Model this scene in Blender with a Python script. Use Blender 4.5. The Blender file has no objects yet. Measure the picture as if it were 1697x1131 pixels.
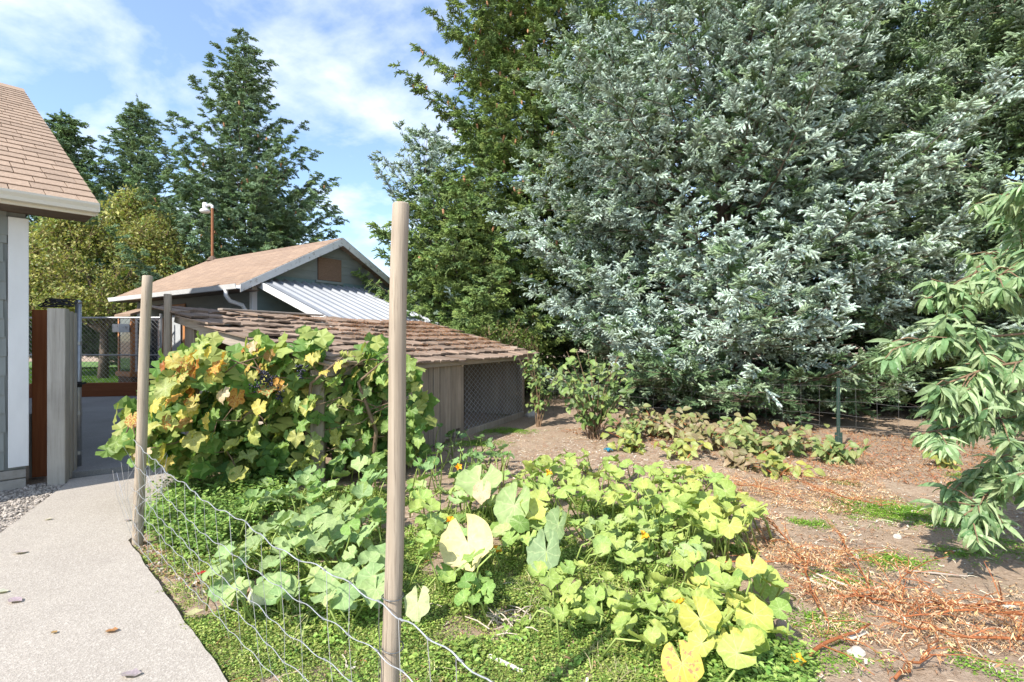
import bpy, math, random
from mathutils import Vector, Matrix, Euler, noise

R = math.radians
sc = bpy.context.scene
C = sc.collection

# ------------------------------------------------------------------ camera
F, CX, CY, EYE = 850.0, 848.5, 565.5, 1.40
cam_d = bpy.data.cameras.new('camera')
cam_d.sensor_width = 36.0
cam_d.lens = 36.0 * F / 1697.0
cam_d.clip_start = 0.05
cam_d.clip_end = 2000
cam = bpy.data.objects.new('camera', cam_d)
cam.location = (0, 0, EYE)
cam.rotation_euler = (R(90), 0, 0)
C.objects.link(cam)
sc.camera = cam

# ------------------------------------------------------------------ sky and sun
SUN_EL = 45.0
SD = Vector((0.655, 0.755, 0)).normalized()            # the way shadows fall
sun_d = bpy.data.lights.new('sun', 'SUN')
sun_d.energy = 5.0
sun_d.angle = R(0.5)
sun_d.color = (1.0, 0.945, 0.86)
sun = bpy.data.objects.new('sun', sun_d)
ldir = Vector((SD.x * math.cos(R(SUN_EL)), SD.y * math.cos(R(SUN_EL)), -math.sin(R(SUN_EL))))
sun.rotation_euler = ldir.to_track_quat('-Z', 'Y').to_euler()
sun.location = (-20, -20, 30)
C.objects.link(sun)

w = bpy.data.worlds.new('World')
sc.world = w
w.use_nodes = True
wn, wl = w.node_tree.nodes, w.node_tree.links
wn.clear()
wout = wn.new('ShaderNodeOutputWorld')
wbg = wn.new('ShaderNodeBackground')
wbg.inputs['Strength'].default_value = 0.148
sky = wn.new('ShaderNodeTexSky')
sky.sky_type = 'NISHITA'
sky.sun_disc = False
sky.sun_elevation = R(SUN_EL)
sky.sun_rotation = math.atan2(-SD.x, -SD.y)
sky.air_density = 1.0
sky.dust_density = 0.6
sky.ozone_density = 1.6
# thin broken cloud laid out on a flat layer high overhead
tc = wn.new('ShaderNodeTexCoord')
sep = wn.new('ShaderNodeSeparateXYZ')
wl.new(tc.outputs['Generated'], sep.inputs[0])
mx = wn.new('ShaderNodeMath'); mx.operation = 'MAXIMUM'; mx.inputs[1].default_value = 0.0
wl.new(sep.outputs['Z'], mx.inputs[0])
ad = wn.new('ShaderNodeMath'); ad.operation = 'ADD'; ad.inputs[1].default_value = 0.35
wl.new(mx.outputs[0], ad.inputs[0])
dv = wn.new('ShaderNodeVectorMath'); dv.operation = 'DIVIDE'
cb = wn.new('ShaderNodeCombineXYZ')
for i in (0, 1, 2):
    wl.new(ad.outputs[0], cb.inputs[i])
wl.new(tc.outputs['Generated'], dv.inputs[0]); wl.new(cb.outputs[0], dv.inputs[1])
mp = wn.new('ShaderNodeMapping')
mp.inputs['Scale'].default_value = (1.0, 1.15, 0.0)
mp.inputs['Location'].default_value = (4.35, 2.1, 0.0)
mp.inputs['Rotation'].default_value = (0, 0, 0.5)
wl.new(dv.outputs[0], mp.inputs[0])
nz = wn.new('ShaderNodeTexNoise')
nz.inputs['Scale'].default_value = 4.2
nz.inputs['Detail'].default_value = 9
nz.inputs['Roughness'].default_value = 0.56
nz.inputs['Distortion'].default_value = 0.15
wl.new(mp.outputs[0], nz.inputs['Vector'])
cr = wn.new('ShaderNodeValToRGB')
cr.color_ramp.elements[0].position = 0.43
cr.color_ramp.elements[0].color = (0.14, 0.14, 0.14, 1)
cr.color_ramp.elements[1].position = 0.76
cr.color_ramp.elements[1].color = (0.85, 0.85, 0.85, 1)
wl.new(nz.outputs['Fac'], cr.inputs[0])
shs = wn.new('ShaderNodeHueSaturation'); shs.inputs['Saturation'].default_value = 1.18; shs.inputs['Value'].default_value = 1.3
wl.new(sky.outputs[0], shs.inputs['Color'])
wmix = wn.new('ShaderNodeMixRGB')
wmix.inputs[2].default_value = (6.4, 6.7, 7.2, 1)
wl.new(cr.outputs[0], wmix.inputs[0])
wl.new(shs.outputs[0], wmix.inputs[1])
wl.new(wmix.outputs[0], wbg.inputs['Color'])
wl.new(wbg.outputs[0], wout.inputs[0])

sc.view_settings.view_transform = 'Standard'
sc.view_settings.look = 'None'
sc.view_settings.gamma = 1.0
sc.view_settings.use_curve_mapping = False
sc.view_settings.exposure = 0.60
sc.render.engine = 'CYCLES'
sc.cycles.max_bounces = 6
sc.cycles.transparent_max_bounces = 6

rng = random.Random(7)
def U(a, b): return rng.uniform(a, b)
def unproj(px, py, z=0.0):
    """Photo pixel + height above ground -> world point."""
    Y = (EYE - z) * F / (py - CY)
    return Vector(((px - CX) / F * Y, Y, z))
def at(px, py, Y):
    return Vector(((px - CX) / F * Y, Y, EYE + (CY - py) / F * Y))

# ------------------------------------------------------------------ mesh helpers
class MB:
    def __init__(s):
        s.v, s.f, s.m, s.uv = [], [], [], []
    def add(s, vs, fs, mi=0, uv=None):
        b = len(s.v)
        s.v += [tuple(x) for x in vs]
        s.f += [tuple(i + b for i in f) for f in fs]
        s.m += [mi] * len(fs)
        s.uv += list(uv) if uv else [(0, 0)] * len(vs)
    def box(s, x0, x1, y0, y1, z0, z1, mi=0, M=None, j=0.0):
        vs = [Vector((x, y, z)) for z in (z0, z1) for y in (y0, y1) for x in (x0, x1)]
        if j:
            vs = [q + Vector((U(-j, j), U(-j, j), U(-j, j))) for q in vs]
        if M: vs = [M @ q for q in vs]
        s.add(vs, [(0, 2, 3, 1), (4, 5, 7, 6), (0, 1, 5, 4), (2, 6, 7, 3), (0, 4, 6, 2), (1, 3, 7, 5)], mi)
    def bbox(s, x0, x1, y0, y1, z0, z1, b=0.006, mi=0, M=None):
        """box with chamfered edges along its longest axis"""
        d = (x1 - x0, y1 - y0, z1 - z0)
        ax = d.index(max(d))
        lo, hi = [x0, y0, z0], [x1, y1, z1]
        a1, a2 = [i for i in (0, 1, 2) if i != ax]
        b = min(b, d[a1] * 0.3, d[a2] * 0.3)
        pr = [(lo[a1] + b, lo[a2]), (hi[a1] - b, lo[a2]), (hi[a1], lo[a2] + b), (hi[a1], hi[a2] - b),
              (hi[a1] - b, hi[a2]), (lo[a1] + b, hi[a2]), (lo[a1], hi[a2] - b), (lo[a1], lo[a2] + b)]
        vs = []
        for e in (lo[ax], hi[ax]):
            for p in pr:
                q = [0, 0, 0]; q[ax] = e; q[a1] = p[0]; q[a2] = p[1]
                vs.append(M @ Vector(q) if M else Vector(q))
        fs = [tuple(range(7, -1, -1)), tuple(range(8, 16))] + [(i, (i + 1) % 8, 8 + (i + 1) % 8, 8 + i) for i in range(8)]
        if ax == 1: fs = [tuple(reversed(f)) for f in fs]
        s.add(vs, fs, mi)
    def prism(s, prof, x0, x1, mi=0, M=None):
        """profile of (y, z) points extruded along x"""
        n = len(prof)
        vs = [Vector((x, p[0], p[1])) for x in (x0, x1) for p in prof]
        if M: vs = [M @ q for q in vs]
        s.add(vs, [tuple(range(n)), tuple(reversed(range(n, 2 * n)))] + [(i, n + i, n + (i + 1) % n, (i + 1) % n) for i in range(n)], mi)
    def tube(s, pts, r, n=6, mi=0, cap=True):
        pts = [Vector(p) for p in pts]
        rs = r if isinstance(r, (list, tuple)) else [r] * len(pts)
        up = Vector((0, 0, 1)); vs = []; prev = None
        for i, p in enumerate(pts):
            t = (pts[min(i + 1, len(pts) - 1)] - pts[max(i - 1, 0)]).normalized()
            if prev is None:
                a = t.cross(up)
                if a.length < 1e-3: a = t.cross(Vector((1, 0, 0)))
            else:
                a = prev - t * prev.dot(t)
                if a.length < 1e-4: a = t.cross(up)
            a.normalize(); prev = a
            b = t.cross(a)
            for k in range(n):
                g = 2 * math.pi * k / n
                vs.append(p + (a * math.cos(g) + b * math.sin(g)) * rs[i])
        fs = []
        for i in range(len(pts) - 1):
            for k in range(n):
                fs.append((i * n + k, i * n + (k + 1) % n, (i + 1) * n + (k + 1) % n, (i + 1) * n + k))
        if cap:
            fs.append(tuple(reversed(range(n))))
            fs.append(tuple(range((len(pts) - 1) * n, len(pts) * n)))
        s.add(vs, fs, mi)
    def mesh(s, name, mats, smooth=False):
        me = bpy.data.meshes.new(name)
        me.from_pydata(s.v, [], s.f)
        for m in (mats if isinstance(mats, (list, tuple)) else [mats]):
            me.materials.append(m)
        if any(s.m): me.polygons.foreach_set('material_index', s.m)
        if smooth: me.polygons.foreach_set('use_smooth', [True] * len(s.f))
        if any(u != (0, 0) for u in s.uv):
            ul = me.uv_layers.new(name='UVMap')
            li = [0] * len(me.loops); me.loops.foreach_get('vertex_index', li)
            flat = []
            for i in li: flat += s.uv[i]
            ul.data.foreach_set('uv', flat)
        me.update()
        return me
    def build(s, name, mats, parent=None, smooth=False, kind=None, label=None):
        o = bpy.data.objects.new(name, s.mesh(name, mats, smooth))
        C.objects.link(o)
        if parent: o.parent = parent
        if kind: o['kind'] = kind
        if label: o['label'] = label
        return o

def thing(name, label, cat, loc=(0, 0, 0), rz=0.0, group=None):
    o = bpy.data.objects.new(name, None)
    o.empty_display_size = 0.1
    C.objects.link(o)
    o.location = loc; o.rotation_euler = (0, 0, rz)
    o['label'] = label; o['category'] = cat
    if group: o['group'] = group
    return o
def tag(o, label, cat, group=None):
    o['label'] = label; o['category'] = cat
    if group: o['group'] = group
    return o
def struct(o):
    o['kind'] = 'structure'; return o
def stuff(o, label=None, cat=None):
    o['kind'] = 'stuff'
    if label: o['label'] = label
    if cat: o['category'] = cat
    return o
def piece(name, me, parent, loc=(0, 0, 0), rot=(0, 0, 0), scale=1.0, color=None):
    o = bpy.data.objects.new(name, me)
    C.objects.link(o)
    o.parent = parent; o.location = loc; o.rotation_euler = rot
    o.scale = scale if isinstance(scale, (tuple, list, Vector)) else (scale,) * 3
    if color: o.color = color
    return o
def rot_from(nrm, tip, roll=0.0):
    z = Vector(nrm).normalized()
    x = Vector(tip) - z * Vector(tip).dot(z)
    if x.length < 1e-4: x = z.orthogonal()
    x.normalize(); y = z.cross(x)
    return Matrix((x, y, z)).transposed().to_euler()
def in_poly(x, y, P):
    c = False; n = len(P)
    for i in range(n):
        x1, y1 = P[i]; x2, y2 = P[i - 1]
        if (y1 > y) != (y2 > y) and x < (x2 - x1) * (y - y1) / (y2 - y1) + x1: c = not c
    return c
def rand_in(P):
    xs = [p[0] for p in P]; ys = [p[1] for p in P]
    while True:
        x, y = U(min(xs), max(xs)), U(min(ys), max(ys))
        if in_poly(x, y, P): return x, y

# ------------------------------------------------------------------ materials
def new_mat(name):
    m = bpy.data.materials.new(name); m.use_nodes = True
    nt = m.node_tree; nt.nodes.clear()
    o = nt.nodes.new('ShaderNodeOutputMaterial')
    b = nt.nodes.new('ShaderNodeBsdfPrincipled')
    nt.links.new(b.outputs[0], o.inputs[0])
    return m, nt, b, o
def N(nt, t, **k):
    n = nt.nodes.new(t)
    for a, v in k.items(): setattr(n, a, v)
    return n
def c4(c): return (c[0], c[1], c[2], 1)
def mixc(nt, fac, a, b, mode='MIX'):
    n = N(nt, 'ShaderNodeMixRGB', blend_type=mode)
    for s, v in ((0, fac), (1, a), (2, b)):
        if hasattr(v, 'links'): nt.links.new(v, n.inputs[s])
        elif s == 0: n.inputs[0].default_value = v
        else: n.inputs[s].default_value = c4(v)
    return n.outputs[0]
def math_(nt, op, a, b=None):
    n = N(nt, 'ShaderNodeMath', operation=op)
    for s, v in ((0, a), (1, b)):
        if v is None: continue
        if hasattr(v, 'links'): nt.links.new(v, n.inputs[s])
        else: n.inputs[s].default_value = v
    return n.outputs[0]
def ramp(nt, fac, p0, p1, c0=(0, 0, 0), c1=(1, 1, 1)):
    n = N(nt, 'ShaderNodeValToRGB')
    e = n.color_ramp.elements
    e[0].position, e[1].position = p0, p1
    e[0].color, e[1].color = c4(c0), c4(c1)
    nt.links.new(fac, n.inputs[0])
    return n.outputs[0]
def noise_(nt, scale, detail=4, rough=0.55, stretch=(1, 1, 1), coord='Object', dist=0.0, rnd=False):
    t = N(nt, 'ShaderNodeTexCoord')
    m = N(nt, 'ShaderNodeMapping'); m.inputs['Scale'].default_value = stretch
    nt.links.new(t.outputs[coord], m.inputs[0])
    if rnd:
        oi = N(nt, 'ShaderNodeObjectInfo')
        k = math_(nt, 'MULTIPLY', oi.outputs['Random'], 37.0)
        cbx = N(nt, 'ShaderNodeCombineXYZ')
        for i in range(3): nt.links.new(k, cbx.inputs[i])
        nt.links.new(cbx.outputs[0], m.inputs['Location'])
    n = N(nt, 'ShaderNodeTexNoise')
    n.inputs['Scale'].default_value = scale; n.inputs['Detail'].default_value = detail
    n.inputs['Roughness'].default_value = rough; n.inputs['Distortion'].default_value = dist
    nt.links.new(m.outputs[0], n.inputs['Vector'])
    return n.outputs['Fac']
def bump(nt, b, h, strength=0.4, dist=0.01):
    n = N(nt, 'ShaderNodeBump'); n.inputs['Strength'].default_value = strength; n.inputs['Distance'].default_value = dist
    nt.links.new(h, n.inputs['Height']); nt.links.new(n.outputs[0], b.inputs['Normal'])
def basic(name, ca, cb_, scale=8, stretch=(1, 1, 1), rough=0.8, bmp=0.3, bd=0.01, metal=0.0, vary=0.0, detail=6, spec=0.3, p0=0.3, p1=0.7, stain=None, rnd=False):
    m, nt, b, o = new_mat(name)
    f = noise_(nt, scale, detail, 0.6, stretch, rnd=rnd)
    col = mixc(nt, ramp(nt, f, p0, p1), ca, cb_)
    if stain:
        sf = ramp(nt, noise_(nt, stain[1], 5, 0.65), stain[2], stain[2] + 0.12)
        col = mixc(nt, sf, col, stain[0])
    if vary:
        oi = N(nt, 'ShaderNodeObjectInfo')
        g = math_(nt, 'ADD', math_(nt, 'MULTIPLY', oi.outputs['Random'], vary), 1 - vary / 2)
        cbx = N(nt, 'ShaderNodeCombineXYZ')
        for i in range(3): nt.links.new(g, cbx.inputs[i])
        col = mixc(nt, 1.0, col, cbx.outputs[0], 'MULTIPLY')
    nt.links.new(col, b.inputs['Base Color'])
    b.inputs['Roughness'].default_value = rough; b.inputs['Metallic'].default_value = metal
    b.inputs['Specular IOR Level'].default_value = spec
    if bmp: bump(nt, b, f, bmp, bd)
    return m
def wood(name, ca, cb_, axis='z', rough=0.85, vary=0.35, dark=(0.05, 0.04, 0.035), gs=30, crack=0.55, knots=0):
    m, nt, b, o = new_mat(name)
    st = {'x': (0.045, 1, 1), 'y': (1, 0.045, 1), 'z': (1, 1, 0.045)}[axis]
    g = noise_(nt, gs, 6, 0.65, st, dist=0.3, rnd=True)
    g2 = noise_(nt, gs * 2.6, 4, 0.7, tuple(0.5 * k if k < 1 else k for k in st), rnd=True)
    l = noise_(nt, 2.2, 4, 0.6, rnd=True)
    col = mixc(nt, ramp(nt, g, 0.3, 0.72), ca, cb_)
    col = mixc(nt, math_(nt, 'MULTIPLY', ramp(nt, g2, 0.58, 0.70), crack), col, dark)
    col = mixc(nt, math_(nt, 'MULTIPLY', ramp(nt, l, 0.45, 0.75), 0.35), col, tuple(0.55 * k for k in ca))
    if knots:
        vo = N(nt, 'ShaderNodeTexVoronoi'); vo.inputs['Scale'].default_value = knots
        t2 = N(nt, 'ShaderNodeTexCoord'); m2 = N(nt, 'ShaderNodeMapping'); m2.inputs['Scale'].default_value = (1, 1, .55); nt.links.new(t2.outputs['Object'], m2.inputs[0]); nt.links.new(m2.outputs[0], vo.inputs['Vector'])
        kd = vo.outputs['Distance']
        col = mixc(nt, math_(nt, 'MULTIPLY', ramp(nt, kd, 0.10, 0.19, (1, 1, 1), (0, 0, 0)), .7), col, tuple(.45 * k for k in ca))
        col = mixc(nt, math_(nt, 'MULTIPLY', ramp(nt, kd, 0.04, 0.09, (1, 1, 1), (0, 0, 0)), .8), col, cb_)
    oi = N(nt, 'ShaderNodeObjectInfo')
    v = math_(nt, 'ADD', math_(nt, 'MULTIPLY', oi.outputs['Random'], vary), 1 - vary / 2)
    cbx = N(nt, 'ShaderNodeCombineXYZ')
    for i in range(3): nt.links.new(v, cbx.inputs[i])
    col = mixc(nt, 1.0, col, cbx.outputs[0], 'MULTIPLY')
    nt.links.new(col, b.inputs['Base Color'])
    b.inputs['Roughness'].default_value = rough; b.inputs['Specular IOR Level'].default_value = 0.2
    bump(nt, b, math_(nt, 'ADD', g, math_(nt, 'MULTIPLY', g2, 0.6)), 0.5, 0.006)
    return m
def leaf_mat(name, veins=0, src='object', base=(0.1, 0.2, 0.05), trans=0.3, rough=0.5, spec=0.35, vary=0.3, brown=(0.28, 0.13, 0.045), pin=False, blot=9):
    """leaf: colour from the object colour ('object'), from vertex colour ('attr') or fixed; alpha of the object colour = withering"""
    m, nt, b, o = new_mat(name)
    oi = N(nt, 'ShaderNodeObjectInfo')
    if src == 'object': col = oi.outputs['Color']
    elif src == 'attr':
        a = N(nt, 'ShaderNodeAttribute'); a.attribute_name = 'col'; col = a.outputs['Color']
    else:
        rg = N(nt, 'ShaderNodeRGB'); rg.outputs[0].default_value = c4(base); col = rg.outputs[0]
    hs = N(nt, 'ShaderNodeHueSaturation')
    nt.links.new(col, hs.inputs['Color'])
    nt.links.new(math_(nt, 'ADD', math_(nt, 'MULTIPLY', oi.outputs['Random'], 0.03), 0.485), hs.inputs['Hue'])
    rr = math_(nt, 'FRACT', math_(nt, 'MULTIPLY', oi.outputs['Random'], 17.31))
    nt.links.new(math_(nt, 'ADD', math_(nt, 'MULTIPLY', rr, vary), 1 - vary / 2), hs.inputs['Value'])
    col = hs.outputs[0]
    h = None
    if veins or pin:
        uv = N(nt, 'ShaderNodeUVMap'); sp = N(nt, 'ShaderNodeSeparateXYZ'); nt.links.new(uv.outputs[0], sp.inputs[0])
        u_, v_ = sp.outputs['X'], sp.outputs['Y']
        if veins:
            wob = math_(nt, 'MULTIPLY', math_(nt, 'SUBTRACT', noise_(nt, 5.0, 2, .5), 0.5), 0.5)
            ang = math_(nt, 'ADD', math_(nt, 'ARCTAN2', v_, u_), wob)
            rad = math_(nt, 'SQRT', math_(nt, 'ADD', math_(nt, 'POWER', math_(nt, 'ABSOLUTE', u_), 2.0), math_(nt, 'POWER', math_(nt, 'ABSOLUTE', v_), 2.0)))
            d = math_(nt, 'MULTIPLY', math_(nt, 'ABSOLUTE', math_(nt, 'SINE', math_(nt, 'MULTIPLY', ang, veins / 2.0))), rad)
            h = ramp(nt, d, 0.008, 0.07, (1, 1, 1), (0, 0, 0))
        else:
            d = math_(nt, 'ABSOLUTE', v_)
            side = math_(nt, 'ABSOLUTE', math_(nt, 'SINE', math_(nt, 'ADD', math_(nt, 'MULTIPLY', u_, 26.0), math_(nt, 'MULTIPLY', d, -38.0))))
            h1 = ramp(nt, d, 0.006, 0.028, (1, 1, 1), (0, 0, 0))
            h = math_(nt, 'MAXIMUM', h1, math_(nt, 'MULTIPLY', ramp(nt, side, 0.05, 0.3, (1, 1, 1), (0, 0, 0)), 0.4))
        lite = mixc(nt, 0.5, col, (0.70, 0.74, 0.42))
        col = mixc(nt, math_(nt, 'MULTIPLY', h, 0.55), col, lite)
    tx = N(nt, 'ShaderNodeTexCoord')
    nn = N(nt, 'ShaderNodeTexNoise'); nn.inputs['Scale'].default_value = blot; nn.inputs['Detail'].default_value = 4
    va = N(nt, 'ShaderNodeVectorMath', operation='ADD')
    nt.links.new(tx.outputs['Object'], va.inputs[0]); nt.links.new(oi.outputs['Location'], va.inputs[1])
    nt.links.new(va.outputs[0], nn.inputs['Vector'])
    mott = math_(nt, 'ADD', math_(nt, 'MULTIPLY', nn.outputs['Fac'], 0.8), 0.62)
    cbx = N(nt, 'ShaderNodeCombineXYZ')
    for i in range(3): nt.links.new(mott, cbx.inputs[i])
    col = mixc(nt, 1.0, col, cbx.outputs[0], 'MULTIPLY')
    if src == 'object':
        wth = math_(nt, 'SUBTRACT', math_(nt, 'ADD', nn.outputs['Fac'], oi.outputs['Alpha']), 0.95)
        wth = math_(nt, 'MULTIPLY', wth, 9.0)
        cl = N(nt, 'ShaderNodeClamp'); nt.links.new(wth, cl.inputs[0])
        col = mixc(nt, cl.outputs[0], col, brown)
    nt.links.new(col, b.inputs['Base Color'])
    b.inputs['Roughness'].default_value = rough; b.inputs['Specular IOR Level'].default_value = spec
    tr = N(nt, 'ShaderNodeBsdfTranslucent')
    tcol = mixc(nt, 1.0, col, (1.0, 1.05, 0.55), 'MULTIPLY')
    nt.links.new(tcol, tr.inputs['Color'])
    ms = N(nt, 'ShaderNodeMixShader'); ms.inputs[0].default_value = trans
    nt.links.new(b.outputs[0], ms.inputs[1]); nt.links.new(tr.outputs[0], ms.inputs[2])
    nt.links.new(ms.outputs[0], o.inputs[0])
    if h is not None: bump(nt, b, h, 0.25 if pin else 0.12, 0.004)
    return m

M_soil, nt, b, o = new_mat('garden_soil')
f1 = noise_(nt, 1.1, 6, 0.6); f2 = noise_(nt, 26, 8, 0.7); f3 = noise_(nt, 90, 4, 0.7); f4 = noise_(nt, 16, 5, 0.7, (1, 0.25, 1), dist=1.0)
col = mixc(nt, ramp(nt, f2, 0.3, 0.7), (0.22, 0.15, 0.10), (0.48, 0.37, 0.275))
col = mixc(nt, ramp(nt, f1, 0.4, 0.62), col, mixc(nt, ramp(nt, f3, 0.35, 0.6), (0.31, 0.22, 0.15), (0.45, 0.345, 0.25)))
col = mixc(nt, math_(nt, 'MULTIPLY', ramp(nt, f4, 0.56, 0.68), 0.5), col, (0.50, 0.42, 0.32))
col = mixc(nt, math_(nt, 'MULTIPLY', ramp(nt, f3, 0.30, 0.42, (1, 1, 1), (0, 0, 0)), 0.6), col, (0.09, 0.055, 0.035))
nt.links.new(col, b.inputs['Base Color']); b.inputs['Roughness'].default_value = 0.95; b.inputs['Specular IOR Level'].default_value = 0.1
bump(nt, b, math_(nt, 'ADD', f2, math_(nt, 'MULTIPLY', f3, 0.5)), 0.9, 0.02)

def concrete(name, ca, cb_, agg=0.35, sc_=1.0):
    m, nt, b, o = new_mat(name)
    l = noise_(nt, 1.3 * sc_, 6, 0.6); s = noise_(nt, 75, 3, 0.6)
    vo = N(nt, 'ShaderNodeTexVoronoi'); vo.inputs['Scale'].default_value = 150
    t = N(nt, 'ShaderNodeTexCoord'); nt.links.new(t.outputs['Object'], vo.inputs['Vector'])
    vs = N(nt, 'ShaderNodeSeparateColor'); nt.links.new(vo.outputs['Color'], vs.inputs[0])
    col = mixc(nt, ramp(nt, l, 0.3, 0.7), ca, cb_)
    col = mixc(nt, math_(nt, 'MULTIPLY', ramp(nt, vs.outputs[0], 0.62, 0.78), agg), col, (0.24, 0.21, 0.18))
    col = mixc(nt, math_(nt, 'MULTIPLY', ramp(nt, vs.outputs[1], 0.70, 0.85), agg), col, (0.66, 0.61, 0.54))
    col = mixc(nt, math_(nt, 'MULTIPLY', ramp(nt, noise_(nt, 5, 5, 0.7), 0.55, 0.75), 0.22), col, (0.22, 0.19, 0.165))
    nt.links.new(col, b.inputs['Base Color']); b.inputs['Roughness'].default_value = 0.9; b.inputs['Specular IOR Level'].default_value = 0.15
    bump(nt, b, math_(nt, 'ADD', vo.outputs['Distance'], s), 0.35, 0.004)
    return m
M_path = concrete('path_concrete', (0.34, 0.305, 0.265), (0.41, 0.37, 0.32), 0.32)
M_drive = concrete('driveway_concrete', (0.20, 0.195, 0.185), (0.30, 0.29, 0.275), 0.15, 0.5)
M_block = basic('foundation_block', (0.27, 0.25, 0.22), (0.38, 0.35, 0.31), 14, vary=0.2, bmp=0.5)
M_stone = basic('gravel_stone', (0.26, 0.225, 0.19), (0.46, 0.41, 0.36), 30, vary=0.9, rough=0.85)
M_lawn = basic('lawn_ground', (0.07, 0.14, 0.025), (0.13, 0.22, 0.045), 9, rough=0.9)
M_siding = basic('house_siding', (0.20, 0.22, 0.21), (0.26, 0.275, 0.26), 22, (1, 1, 0.12), 0.75, 0.25, vary=0.16)
M_gsiding = basic('garage_siding', (0.215, 0.235, 0.215), (0.27, 0.285, 0.262), 9, (0.3, 0.3, 1), 0.7, 0.15, vary=0.12)
M_gsiding_blue = basic('garage_gable_siding', (0.16, 0.235, 0.235), (0.20, 0.275, 0.272), 9, (0.3, 0.3, 1), 0.7, 0.15, vary=0.12)
M_white = basic('white_paint', (0.70, 0.70, 0.69), (0.80, 0.80, 0.79), 5, (1, 1, 0.3), 0.55, 0.1, stain=((0.55, 0.52, 0.46), 3, 0.62))
M_gutter = basic('cream_gutter', (0.66, 0.63, 0.55), (0.74, 0.71, 0.64), 4, (0.3, 1, 1), 0.45, 0.05, stain=((0.45, 0.42, 0.36), 4, 0.66))
M_rake = basic('peeling_paint', (0.62, 0.61, 0.59), (0.74, 0.73, 0.71), 6, (0.4, 1, 1), 0.7, 0.2, stain=((0.33, 0.29, 0.25), 9, 0.56))
M_shing = basic('tan_shingle', (0.295, 0.21, 0.15), (0.40, 0.295, 0.215), 45, vary=0.22, rough=0.95, bmp=0.5)
M_shing_edge = basic('shingle_underlay', (0.10, 0.07, 0.05), (0.16, 0.11, 0.08), 20)
M_dark = basic('dark_soffit', (0.10, 0.075, 0.055), (0.16, 0.12, 0.09), 8)
M_roofb, nt, b, o = new_mat('garage_shingles')
brk = N(nt, 'ShaderNodeTexBrick'); t = N(nt, 'ShaderNodeTexCoord'); mpp = N(nt, 'ShaderNodeMapping'); mpp.inputs['Rotation'].default_value = (0, 0, R(90))
nt.links.new(t.outputs['Object'], mpp.inputs[0]); nt.links.new(mpp.outputs[0], brk.inputs['Vector'])
brk.inputs['Scale'].default_value = 1.0; brk.inputs['Brick Width'].default_value = 0.3; brk.inputs['Row Height'].default_value = 0.13; brk.inputs['Mortar Size'].default_value = 0.006
brk.inputs['Color1'].default_value = (0.355, 0.25, 0.175, 1); brk.inputs['Color2'].default_value = (0.285, 0.20, 0.142, 1); brk.inputs['Mortar'].default_value = (0.16, 0.10, 0.07, 1)
col = mixc(nt, math_(nt, 'MULTIPLY', ramp(nt, noise_(nt, 2, 5, 0.6), 0.5, 0.75), 0.5), brk.outputs['Color'], (0.27, 0.18, 0.12))
nt.links.new(col, b.inputs['Base Color']); b.inputs['Roughness'].default_value = 0.95
W_grey = wood('weathered_wood', (0.30, 0.275, 0.235), (0.44, 0.41, 0.36), 'z')
W_grey_x = wood('weathered_wood_long', (0.28, 0.235, 0.195), (0.46, 0.40, 0.34), 'x')
W_grey_y = wood('weathered_wood_deep', (0.32, 0.27, 0.22), (0.52, 0.45, 0.37), 'y')
W_plank = wood('coop_plank_wood', (0.27, 0.215, 0.165), (0.44, 0.37, 0.30), 'z', vary=0.5)
W_post = wood('round_post_wood', (0.29, 0.235, 0.175), (0.44, 0.37, 0.285), 'z', vary=0.1, dark=(0.08, 0.055, 0.04), gs=42, crack=0.9, knots=6.5)
W_brown = wood('stained_cedar', (0.27, 0.085, 0.03), (0.40, 0.145, 0.055), 'z', rough=0.6, vary=0.1, dark=(0.12, 0.04, 0.015))
W_brown_x = wood('stained_cedar_long', (0.23, 0.075, 0.03), (0.33, 0.12, 0.05), 'x', rough=0.6, vary=0.1, dark=(0.12, 0.04, 0.015))
W_shake = wood('old_shake_wood', (0.21, 0.145, 0.105), (0.36, 0.275, 0.21), 'y', vary=0.6, rough=0.95)
W_white = wood('bleached_wood', (0.62, 0.57, 0.49), (0.75, 0.70, 0.62), 'x', vary=0.2, dark=(0.4, 0.35, 0.28))
M_galv = basic('galvanised_steel', (0.36, 0.37, 0.38), (0.48, 0.49, 0.50), 30, rough=0.45, bmp=0.05, metal=0.75, spec=0.5)
M_wire = basic('bright_wire', (0.50, 0.51, 0.52), (0.62, 0.63, 0.64), 60, rough=0.4, bmp=0, metal=0.6, spec=0.5)
M_dkwire = basic('dull_wire', (0.12, 0.12, 0.115), (0.19, 0.19, 0.185), 40, rough=0.55, bmp=0, metal=0.5)
M_metal = basic('corrugated_roof_sheet', (0.27, 0.285, 0.31), (0.35, 0.365, 0.39), 4, (1, 0.2, 1), 0.5, 0.03, metal=0.2, spec=0.4)
M_black = basic('black_plastic', (0.015, 0.015, 0.017), (0.03, 0.03, 0.032), 20, rough=0.5)
M_rust = basic('rusty_pipe', (0.24, 0.10, 0.045), (0.36, 0.16, 0.08), 25, rough=0.85)
M_tpost = basic('green_painted_steel', (0.02, 0.045, 0.035), (0.04, 0.075, 0.06), 20, rough=0.6)
M_osb = basic('weathered_board', (0.17, 0.10, 0.065), (0.27, 0.17, 0.11), 34, (1, 1, 1), 0.9, 0.3)
M_orange = basic('orange_stained_wood', (0.42, 0.17, 0.06), (0.55, 0.25, 0.10), 12, (1, 1, 0.2), 0.6, 0.15)
M_glass, nt, b, o = new_mat('window_glass')
b.inputs['Base Color'].default_value = (0.05, 0.07, 0.08, 1); b.inputs['Roughness'].default_value = 0.05; b.inputs['Specular IOR Level'].default_value = 0.8
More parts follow.
